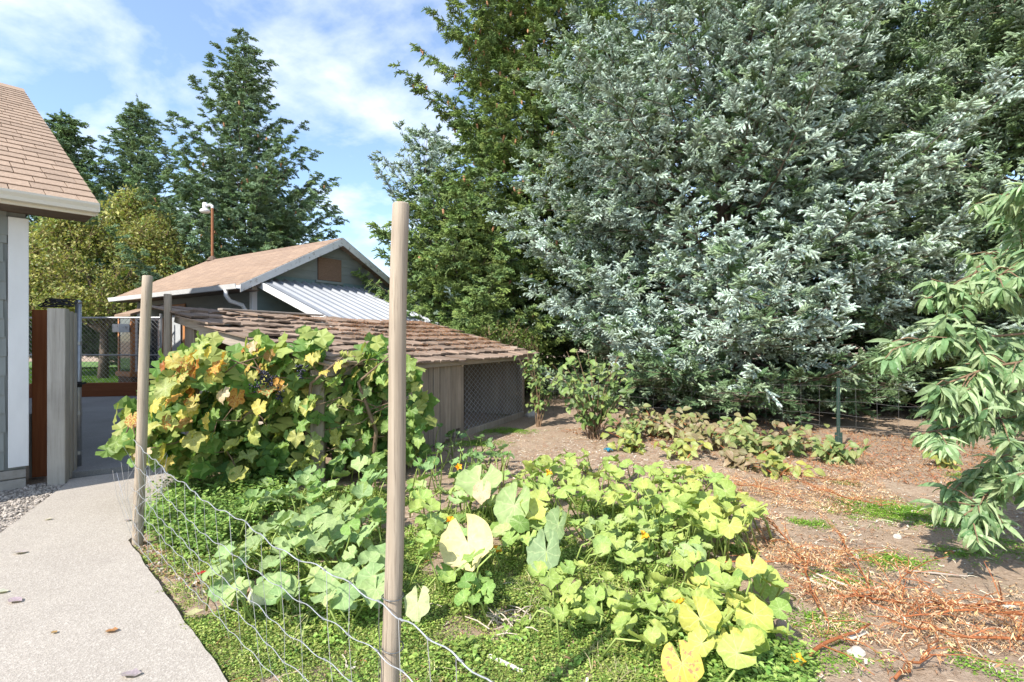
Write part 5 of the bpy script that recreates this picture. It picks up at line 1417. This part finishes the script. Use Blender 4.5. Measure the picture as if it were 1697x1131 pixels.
SH = [(0.17, .26, .06), (.12, .20, .05), (.25, .33, .09), (.09, .15, .04)]
bush('fruit_sapling', 'bushy green fruit sapling at the right corner of the coop', 'shrub', unproj(985, 728, 0), 30, 298, (.09, .15), SH, 0.85, 1.25, 201)
bush('fruit_sapling', 'slender leafy sapling climbing in front of the coop chain link', 'shrub', unproj(893, 708, 0), 12, 170, (.07, .12), SH, 0.45, 1.25, 202)
BRC = [(.26, .19, .11), (.32, .24, .13), (.20, .18, .08), (.25, .28, .09)]
YGC = [(.36, .36, .07), (.22, .28, .06), (.30, .34, .10)]
GRC = [(.15, .22, .06), (.22, .28, .09), (.28, .30, .11)]
for k, (px, py, n, cols, sp_, h_, lab) in enumerate([
    (1085, 725, 70, BRC, .6, .62, 'purplish brown bramble just right of the green sapling'),
    (1060, 748, 36, YGC, .45, .32, 'low yellow green bramble shoots at the front of the soil edge'),
    (1170, 745, 110, BRC, .75, .48, 'tan withering bramble patch in the middle of the wire fence'),
    (1265, 755, 110, GRC, .65, .48, 'mixed green and red bramble left of the steel post'),
    (1385, 770, 40, GRC, .28, .35, 'small pale green bramble at the foot of the steel post'),
    (1290, 790, 30, YGC, .30, .25, 'yellow leaved bramble seedling in front of the mixed bramble'),
    (1125, 728, 60, BRC, .55, .55, 'dusty brown bramble tucked against the wires right of the purplish one'),
    (1215, 738, 60, GRC, .55, .55, 'green bramble hugging the wires behind the tan patch'),
    (1320, 750, 50, BRC, .5, .45, 'reddish bramble sprays just left of the steel post'),
    (1045, 735, 40, GRC, .45, .5, 'green bramble filling the gap beside the sapling'),
    (1230, 775, 40, BRC, .5, .28, 'low withered bramble runners on the soil before the tan patch'),
    (1130, 762, 30, YGC, .45, .24, 'low yellow bramble runner right of the blue scrap'),
    (1560, 775, 22, YGC, .18, .32, 'yellowing weed under the lowest peach branch')]):
    bush('bramble', lab, 'bramble', unproj(px, py, 0), max(7, n // 9), int(n * 1.8), (.08, .14), cols, sp_, h_, 210 + k, 'brambles along the wire fence', wither=.35 if cols is BRC else .15, stemmat=M_stalk)
mb = MB()
for k in range(9):
    a_ = U(0, 6.28); mb.tube([(0, 0, 0), (.03 * math.cos(a_), .03 * math.sin(a_), .05), (.06 * math.cos(a_), .06 * math.sin(a_), .03)], [.012, .01, .006], 5)
o = tag(mb.build('plastic_scrap', M_bluebit), 'small blue plastic scrap on the soil behind the squash row', 'scrap'); o.location = unproj(1008, 750, 0)

# ================================================================== GROUND COVER, LITTER, DRY STALKS
def weed_src(n, rad, ls, hmax, cols, seed, stem=False):
    s = SB(); rg = random.Random(seed)
    for i in range(n):
        a_ = rg.uniform(0, 6.28); r_ = rad * rg.random() ** .6; z = hmax * rg.uniform(.15, 1) * (1.1 - .5 * r_ / rad)
        p = Vector((r_ * math.cos(a_), r_ * math.sin(a_), z)); g = rg.uniform(0, 6.28)
        t = Vector((math.cos(g), math.sin(g), rg.uniform(-.2, .5))).normalized(); nr = Vector((rg.uniform(-.5, .5), rg.uniform(-.5, .5), 1)); q = nr.cross(t).normalized(); l_ = ls * rg.uniform(.6, 1.25)
        c0 = rg.choice(cols)
        s.add([p, p + t * l_ * .45 + q * l_ * .32 + Vector((0, 0, l_ * .08)), p + t * l_, p + t * l_ * .45 - q * l_ * .32 + Vector((0, 0, l_ * .08))], [(0, 2, 1), (0, 3, 2)], c0)
    return s.out()
WC = [(.20, .31, .055), (.28, .39, .08), (.38, .45, .12), (.14, .24, .045), (.28, .31, .09)]
WR = WC + [(.30, .30, .08)]
def cover(name, label, cat, polys, n, srcs, sc_, zoff=0.0, path_ok=False, mask=None, sink=0.0):
    pts = []
    for poly, k in polys:
        for _ in range(int(n * k)):
            px, py = rand_in(poly); p = unproj(px, py, 0)
            if mask and not mask(p): continue
            p.z = ground_z(p.x, p.y) + zoff
            pts.append((p, (U(-.2, .2), U(-.2, .2), U(0, 6.28)), U(*sc_), rng.randrange(len(srcs))))
    return stuff(scatter(name, srcs, pts, [M_weed]), label, cat)
def poly_scatter_world(P, n):
    return [rand_in(P) for _ in range(n)]
wsrc = [weed_src(46, .055, .0135, .032, WC, s_) for s_ in (1, 2, 3, 4)]
wsrc += [weed_src(20, .05, .027, .05, [(.20, .32, .06), (.30, .42, .10)], 5)]
for sd_ in (6, 7):
    q_ = SB(); r2 = random.Random(sd_)
    for i in range(16):
        a_ = r2.uniform(0, 6.28); p0 = Vector((r2.uniform(-.04, .04), r2.uniform(-.04, .04), 0)); d = Vector((r2.uniform(-.05, .05), r2.uniform(-.05, .05), r2.uniform(.04, .09))); wv = Vector((math.cos(a_), math.sin(a_), 0)) * .0025
        c0 = r2.choice([(.30, .40, .10), (.40, .44, .16), (.55, .48, .28)])
        q_.add([p0 - wv, p0 + wv, p0 + d * .6 + wv * .8, p0 + d * .6 - wv * .8, p0 + d + Vector((d.x, d.y, -.01))], [(0, 1, 2, 3), (3, 2, 4)], c0)
    wsrc.append(q_.out())
BED = [(-2.55, 3.44), (-1.10, 2.02), (-.15, 1.1), (.35, 1.35), (1.25, 2.25), (1.15, 2.9), (1.6, 3.4), (1.0, 4.3), (-.2, 4.7), (-1.6, 4.9), (-2.9, 4.7)]
pts = []
for _ in range(21000):
    x, y = rand_in(BED)
    f_ = noise.noise((x * 1.7, y * 1.7, 7)) + .5 * noise.noise((x * 4, y * 4, 2))
    th_ = (-0.28 if y > 2.5 else -.55) + (0.25 if y > 3.2 else 0) + (.18 if x > .9 else 0)
    if f_ < th_: continue
    ed = (x + 1.18) * .70 + (y - 2.1) * .715
    if y > 2.55 and ed < .16 + .12 * noise.noise((x * 3, y * 3, 5)) and rng.random() < .85: continue
    if -.35 < x < .02 and 2.35 < y < 2.65 and rng.random() < .7: continue
    pts.append(((x, y, ground_z(x, y) - .004), (U(-.2, .2), U(-.2, .2), U(0, 6.28)), U(.5, 1.15) * (1.1 if y > 2.2 else .9) * (1 + .5 * noise.noise((x * 2.5, y * 2.5, 33))), rng.choice((0, 1, 2, 3, 0, 1, 2, 3, 0, 1, 2, 3, 4 if noise.noise((x * 1.5, y * 1.5, 50)) > 0 else 2, 5 if rng.random() < .09 else 3, 6 if rng.random() < .05 else 1))))
stuff(scatter('weed_cover', wsrc, pts, [M_weed]), 'dense low green chickweed carpet around the squash plants', 'ground cover')
csrc = [weed_src(26, .05, .013, .018, [(.19, .36, .04), (.26, .42, .06), (.15, .29, .035)], s_) for s_ in (11, 12)]
pts = []
for (px, py, rx, n) in ((1480, 848, .38, 620), (1340, 868, .12, 60), (1560, 872, .12, 60), (1480, 930, .18, 110), (1350, 1030, .2, 70), (1660, 905, .3, 120), (840, 715, .35, 420), (790, 735, .3, 300), (1400, 800, .1, 30), (1585, 790, .1, 40), (1390, 960, .2, 60), (1380, 1090, .15, 40), (1590, 920, .15, 60), (1640, 1110, .12, 30)):
    c0 = unproj(px, py, 0)
    for _ in range(n):
        p = c0 + Vector((rng.gauss(0, rx * .6), rng.gauss(0, rx * .4), 0)); p.z = ground_z(p.x, p.y) - .002
        pts.append((p, (U(-.2, .2), U(-.2, .2), U(0, 6.28)), U(.6, 1.2), rng.randrange(2)))
stuff(scatter('chickweed_patches', csrc, pts, [M_weed]), 'bright green chickweed patches scattered over the bare soil', 'ground cover')
# taller weeds by the path corner
tsrc = [weed_src(46, .10, .034, .19, [(.24, .37, .09), (.32, .44, .12), (.17, .29, .06)], s_) for s_ in (21, 22, 23)]
pts = []
for _ in range(620):
    px, py = rand_in([(240, 800), (320, 770), (470, 790), (470, 850), (400, 880), (350, 930), (270, 905), (236, 870)]); p = unproj(px, py, 0)
    if in_poly(p.x, p.y, PATH): continue
    pts.append((p, (U(-.2, .2), U(-.2, .2), U(0, 6.28)), U(.55, 1.15), rng.randrange(3)))
for _ in range(260):
    px, py = rand_in([(1160, 1090), (1240, 1075), (1330, 1110), (1340, 1190), (1180, 1190)]); p = unproj(px, py, 0)
    pts.append((p, (U(-.2, .2), U(-.2, .2), U(0, 6.28)), U(.4, .8), rng.randrange(3)))
stuff(scatter('tall_weeds', tsrc, pts, [M_weed]), 'taller leafy green weeds at the path corner and bed edge', 'weeds')
# lawn blades
s = SB()
for i in range(40):
    a_ = U(0, 6.28); p = Vector((U(-.15, .15), U(-.15, .15), 0)); d = Vector((U(-.02, .02), U(-.02, .02), U(.04, .08))); q = Vector((math.cos(a_), math.sin(a_), 0)) * .006
    s.add([p - q, p + q, p + d], [(0, 1, 2)], (0.11, .21, .035))
pts = [((x, y, .03), (0, 0, U(0, 6.28)), U(.8, 1.3), 0) for x, y in poly_scatter_world([(-24, 15.3), (-10, 15.3), (-9, 19), (-9, 26), (-24, 26)], 9000)]
stuff(scatter('grass', [s.out()], pts, [M_weed]), 'short mown grass on the lawn beyond the driveway', 'grass')

# dry litter over the bare soil
def strip_src(l_, w_, bend, col, seed):
    s = SB(); rg = random.Random(seed); n = 4; vs = []
    for i in range(n + 1):
        t = i / n; x = l_ * (t - .5); y = bend * math.sin(t * 3.1); z = .004 + .012 * math.sin(t * 3.1 + seed) ** 2
        vs += [(x, y - w_ * .5, z), (x, y + w_ * .5, z + w_ * .4)]
    s.add(vs, [(2 * i, 2 * i + 2, 2 * i + 3, 2 * i + 1) for i in range(n)], col); return s.out()
def curl_src(l_, w_, col, seed):
    s = SB(); rg = random.Random(seed); vs = []; n = 4
    for i in range(n + 1):
        t = i / n; wd = w_ * math.sin(3.14 * min(max(t, .05), .95))
        x = l_ * (t - .5); z = .008 + .5 * l_ * (t - .5) ** 2 + rg.uniform(0, .01)
        vs += [(x, -wd, z + wd * rg.uniform(.2, .9)), (x, 0, z), (x, wd, z + wd * rg.uniform(.2, .9))]
    s.add(vs, [(3 * i + k, 3 * i + 3 + k, 3 * i + 4 + k, 3 * i + 1 + k) for i in range(n) for k in (0, 1)], col); return s.out()
lit = [strip_src(.11, .005, .012, (.52, .42, .29), 1), strip_src(.08, .004, -.01, (.44, .30, .18), 2), strip_src(.14, .006, .02, (.62, .54, .42), 3), strip_src(.06, .008, .004, (.36, .22, .13), 4),
       curl_src(.04, .006, (.50, .33, .20), 5), curl_src(.03, .006, (.42, .26, .15), 6), curl_src(.035, .005, (.56, .42, .28), 7), strip_src(.05, .012, .003, (.58, .52, .44), 8), strip_src(.09, .0035, .015, (.33, .13, .06), 9)]
pts = []
LP = [(1.0, 1.6), (2.2, 1.9), (4.8, 4.4), (5.0, 6.0), (3.0, 8.0), (1.0, 8.4), (-.6, 7.3), (-.2, 4.9), (1.1, 4.5), (1.7, 3.4), (1.2, 2.7)]
for _ in range(19000):
    x, y = rand_in(LP)
    f_ = noise.noise((x * 1.1, y * 1.1, 21))
    if f_ < -.15 and rng.random() < .6: continue
    pts.append(((x, y, ground_z(x, y)), (U(-.25, .25), U(-.25, .25), U(0, 6.28)), U(.35, .85), rng.randrange(9)))
for _ in range(1500):
    x, y = rand_in(BED); pts.append(((x, y, ground_z(x, y) + .004), (U(-.25, .25), U(-.25, .25), U(0, 6.28)), U(.5, 1.0), rng.randrange(9)))
for _ in range(700):
    px, py = rand_in([(225, 890), (260, 900), (420, 990), (400, 1010), (330, 980), (250, 950)]); p = unproj(px, py, 0)
    if not in_poly(p.x, p.y, PATH): pts.append((p, (U(-.25, .25), U(-.25, .25), U(0, 6.28)), U(.5, 1.0), rng.choice((3, 4, 5, 6, 7))))
stuff(scatter('dry_litter', lit, pts, [M_dry]), 'dry straw, bark and leaf litter covering the bare soil', 'litter')
# bracken-like dry patch in orange tan
fl = [curl_src(.028, .0035, (.66, .47, .28), 31), curl_src(.022, .003, (.55, .35, .19), 32), strip_src(.11, .0028, .02, (.40, .19, .09), 33), curl_src(.034, .003, (.74, .60, .42), 34), strip_src(.07, .002, .015, (.62, .45, .27), 35)]
pts = []
for poly, n in (([(1150, 790), (1290, 775), (1440, 790), (1500, 830), (1380, 860), (1250, 840)], 3800), ([(1265, 850), (1330, 870), (1450, 960), (1420, 1020), (1330, 1000), (1240, 900)], 2400), ([(1420, 960), (1697, 985), (1697, 1090), (1480, 1080), (1330, 1060)], 1900), ([(1400, 760), (1500, 770), (1480, 800), (1350, 790)], 1200)):
    for _ in range(n):
        px, py = rand_in(poly); p = unproj(px, py, 0)
        if noise.noise((p.x * 2.2, p.y * 2.2, 3)) < -.12: continue
        p.z = ground_z(p.x, p.y) + U(0, .035)
        pts.append((p, (U(-.7, .7), U(-.7, .7), U(0, 6.28)), U(.5, 1.2), rng.randrange(5)))
stuff(scatter('dry_fern_litter', fl, pts, [M_dry]), 'orange tan shrivelled fern litter heaped beside the squash bed', 'litter')
# needles shed on the coop roof
nsrc = [strip_src(.05, .005, .004, (.33, .155, .075), 41), strip_src(.04, .004, -.004, (.42, .23, .12), 42)]
pts = []
for _ in range(5200):
    x = 4.9 - 3.6 * rng.random() ** 1.4; y = .15 + 2.2 * rng.random() ** .8
    if noise.noise((x * 2, y * 3, 1)) < -.05 - .25 * (x > 3): continue
    pts.append(((x, y, cz(y, x) + .046 + U(0, .012)), (U(-.3, .3), U(-.3, .3), U(0, 6.28)), U(.6, 1.2), rng.randrange(2)))
nl_ = stuff(scatter('needle_litter', nsrc, pts, [M_dry]), 'rusty fallen needles lying on the right half of the coop roof', 'litter')
nl_.location = CO; nl_.rotation_euler = (0, 0, CA)
# rusty needles under the spruce
pts = []
for _ in range(9500):
    s = U(.6, 3.6); p = fb_pt(s) + Vector((.67, .73, 0)) * U(-1.5, 1.6); pts.append(((p.x, p.y, ground_z(p.x, p.y) + .002), (U(-.3, .3), U(-.3, .3), U(0, 6.28)), U(.8, 1.8), rng.randrange(2)))
stuff(scatter('fallen_needles', nsrc, pts, [M_dry]), 'rusty fallen needles on the soil under the wire fence', 'litter')

# dry stalks
dsrc = [curl_src(.032, .0035, (.56, .34, .17), 51), curl_src(.026, .003, (.46, .25, .12), 52), curl_src(.036, .003, (.66, .47, .28), 53)]
def stalk(label, path, r, seed, twigs=9, leafy=True):
    rg = random.Random(seed)
    P_ = [unproj(px, py, z) for px, py, z in path]; base = Vector((P_[0].x, P_[0].y, 0))
    t = thing('dry_stalk', label, 'dry stalk', base, 0, 'dry reddish stalks lying on the soil')
    mb = MB(); pts = []
    fine = []
    for i in range(len(P_) - 1):
        for j in range(4): fine.append(P_[i].lerp(P_[i + 1], j / 4) + Vector((rg.uniform(-.012, .012), rg.uniform(-.012, .012), rg.uniform(-.006, .008))))
    fine.append(P_[-1])
    fine = [q - base for q in fine]
    mb.tube(fine, [r * (1 - .6 * i / len(fine)) for i in range(len(fine))], 6); mb.build('stem', M_stalk, t, smooth=True)
    tw = MB()
    for k in range(twigs):
        a_ = fine[rg.randrange(1, len(fine))]; d = Vector((rg.uniform(-1, 1), rg.uniform(-.8, .8), rg.uniform(.0, .45))).normalized(); l_ = rg.uniform(.10, .28)
        q = [a_, a_ + d * l_ * .5 + Vector((0, 0, .01)), a_ + d * l_ + Vector((0, 0, -.02))]
        q = [Vector((v.x, v.y, max(v.z, .008))) for v in q]
        tw.tube(q, [r * .45, r * .3, r * .18], 4)
        if leafy:
            for j in range(9):
                p = q[0].lerp(q[2], rg.random()) + Vector((rg.uniform(-.015, .015), rg.uniform(-.015, .015), rg.uniform(-.015, .01)))
                pts.append((p, (rg.uniform(-1.2, 1.2), rg.uniform(-1.2, 1.2), rg.uniform(0, 6.28)), rg.uniform(.6, 1.2), rg.randrange(3)))
    tw.build('twigs', M_stalk, t)
    if pts: scatter('dead_leaves', dsrc, pts, [M_dry], t)
for k, (lab, path, r, tw) in enumerate([
    ('long red stalk lying across the right edge', [(1760, 1000, .06), (1560, 1004, .05), (1420, 990, .04)], .008, 26),
    ('red stalk below the long one at the right edge', [(1760, 1062, .04), (1600, 1056, .05), (1500, 1038, .05)], .008, 14),
    ('thick bare brown stick lying loose in front of the yellowing squash', [(1335, 1086, .02), (1390, 1060, .03), (1442, 1034, .05)], .010, 2),
    ('brown stalk running down beside the yellowing squash leaves', [(1330, 925, .06), (1345, 985, .05), (1372, 1030, .03)], .007, 12),
    ('thin straight red stalk pointing from the squash row to the bare soil', [(1200, 930, .06), (1300, 932, .05), (1405, 942, .03)], .005, 16),
    ('dark stalk leaning out of the right end of the back squash row', [(1262, 852, .12), (1300, 890, .08), (1330, 930, .04)], .007, 20),
    ('feathery orange stalk in the middle of the bare soil', [(1390, 880, .08), (1420, 930, .06), (1445, 990, .04)], .006, 24),
    ('curved stalk near the back of the dry fern patch', [(1330, 800, .06), (1390, 822, .08), (1460, 838, .04)], .006, 26),
    ('leafy dry stalk below the chickweed patch', [(1380, 990, .04), (1470, 985, .06), (1505, 950, .10)], .006, 22),
    ('dry stalk in front of the small bramble by the fence', [(1290, 785, .05), (1340, 790, .07), (1410, 800, .04)], .005, 24),
    ('short curved stalk at the bottom right corner', [(1490, 1125, .03), (1520, 1095, .04), (1555, 1062, .06)], .007, 8),
    ('bundle of orange stalks at the middle of the right edge', [(1697, 1018, .10), (1600, 1012, .10), (1500, 1022, .05)], .007, 24),
    ('dry orange stalk lying on the dry fern patch beside the back squash row', [(1200, 800, .04), (1260, 808, .07), (1330, 830, .05)], .005, 26)]):
    stalk(lab, path, r, 400 + k, tw)
# wood chips, splinters, stones on the ground
def lying(name, label, cat, px, py, l_, w_, h_, rz, m, group=None, z=.0):
    mb = MB(); mb.bbox(-l_ / 2, l_ / 2, -w_ / 2, w_ / 2, 0, h_, .004); o = tag(mb.build(name, m), label, cat, group)
    o.location = unproj(px, py, 0) + Vector((0, 0, .012 + z)); o.rotation_euler = (U(-.05, .05), U(-.04, .04), R(rz)); return o
lying('wood_splinter', 'long white wood splinter on the weeds right of the nearest post', 'splinter', 838, 1106, .19, .022, .008, -38, W_white)
lying('wood_splinter', 'short white wood chip on the weeds by the dry stem pile', 'splinter', 857, 1064, .05, .022, .008, -25, W_white)
lying('wood_splinter', 'pale flat splinter on the soil below the red stalks', 'splinter', 1420, 1058, .15, .03, .006, 30, W_white)
lying('wood_splinter', 'grey split lath lying beside the thin straight stalk', 'splinter', 1385, 968, .22, .018, .006, -60, W_white)
lying('wood_splinter', 'second grey lath nearer the yellowing squash', 'splinter', 1358, 972, .18, .02, .006, -52, W_white)
lying('wood_splinter', 'grey twig lying on the soil beyond the feathery stalk', 'splinter', 1555, 955, .28, .012, .008, -18, W_grey_x)
mb = MB()
for k in range(34):
    a_ = Vector((U(-.10, .12), U(-.10, .10), U(.0, .03))); d = Vector((U(-1, 1), U(-1, 1), U(-.1, .3))).normalized() * U(.05, .16)
    mb.tube([a_, a_ + d * .5 + Vector((0, 0, .01)), a_ + d], [.004, .0035, .002], 4)
M_straw = basic('dead_stem', (.40, .33, .25), (.55, .47, .37), 30)
o = tag(mb.build('dead_stem_pile', M_straw), 'tangle of pale dead stems on the weeds beside the nearest post', 'stem pile'); o.location = unproj(840, 1040, 0)
def rock(label, px, py, r, seed, m):
    rg = random.Random(seed); mb = MB(); n, ring = 9, 6; vs = []
    for i in range(ring + 1):
        ph = math.pi * i / ring
        for k in range(n):
            g = 6.283 * k / n; d = Vector((math.sin(ph) * math.cos(g), math.sin(ph) * math.sin(g), math.cos(ph))); q = r * (1 + .35 * noise.noise(d * 1.4 + Vector((seed, 0, 0))))
            vs.append((d.x * q, d.y * q * .8, d.z * q * .65))
    mb.add(vs, [(i * n + k, (i + 1) * n + k, (i + 1) * n + (k + 1) % n, i * n + (k + 1) % n) for i in range(ring) for k in range(n)])
    o = tag(mb.build('rock', m, smooth=False), label, 'rock'); o.location = unproj(px, py, 0) + Vector((0, 0, r * .3)); return o
M_rockb = basic('brown_stone', (.20, .14, .10), (.34, .25, .19), 18, bmp=.6, rough=.95); M_rockg = basic('grey_stone', (.42, .38, .33), (.56, .52, .46), 14, bmp=.4, rough=.9)
rock('brown soil clod beside the yellowing squash plant', 1290, 1055, .075, 3, M_rockb)
rock('grey stone on the bare soil below the chickweed patch', 1487, 892, .03, 5, M_rockg)
rock('pale stone at the bottom edge near the red stalks', 1420, 1085, .035, 8, M_rockg)
rock('pale stone half buried near the right edge stalks', 1672, 1008, .03, 9, M_rockg)
rock('dark stone under the sapling by the coop', 882, 692, .14, 12, M_rockg)
rock('small reddish stone in the shade of the peach tree', 1575, 918, .025, 14, M_rust)
rock('small dark stone beside the reddish one', 1590, 916, .02, 15, M_rockg)
# fallen leaves on the path
for k, (px, py, sz, col, lab) in enumerate([
    (33, 918, .075, (.50, .44, .42), 'pale curled fallen leaf on the path near the gravel'), (25, 998, .075, (.38, .30, .34), 'mauve fallen leaf on the left edge of the path'),
    (185, 1048, .055, (.48, .27, .10), 'orange brown fallen leaf in the middle of the path'), (217, 1121, .075, (.48, .40, .42), 'pinkish fallen leaf at the bottom of the path'),
    (90, 1050, .03, (.40, .22, .10), 'tiny brown fallen leaf left of the orange one'), (3, 983, .06, (.62, .62, .50), 'white fallen leaf at the left picture edge'),
    (80, 862, .05, (.52, .48, .38), 'pale fallen leaf at the far end of the path'), (212, 864, .05, (.36, .30, .30), 'dull fallen leaf beside the corner post'),
    (333, 957, .06, (.40, .02, .05), 'dark red fallen leaf beside the netting'), (322, 1024, .08, (.60, .55, .30), 'pale yellow fallen leaf inside the netting')]):
    q = MB(); rg = random.Random(500 + k); vs = []; n = 5
    for i in range(n + 1):
        t = i / n; wd = .36 * math.sin(3.14 * min(max(t, .04), .97)); z = .02 + .35 * (t - .5) ** 2
        vs += [(t - .5, -wd, z + wd * rg.uniform(.1, .6)), (t - .5, 0, z), (t - .5, wd, z + wd * rg.uniform(.1, .6))]
    q.add(vs, [(3 * i + j, 3 * i + 3 + j, 3 * i + 4 + j, 3 * i + 1 + j) for i in range(n) for j in (0, 1)], 0, [(v[0] + .5, v[1]) for v in vs])
    o = tag(q.build('fallen_leaf', M_shrub, smooth=True), lab, 'leaf', 'fallen leaves on and beside the path'); o.location = unproj(px, py, .03) + Vector((0, 0, .004 if k < 8 else .02)); o.scale = (sz,) * 3
    o.rotation_euler = (U(-.1, .1), U(-.1, .1), U(-.3, .6)); o.color = (*col, .05)
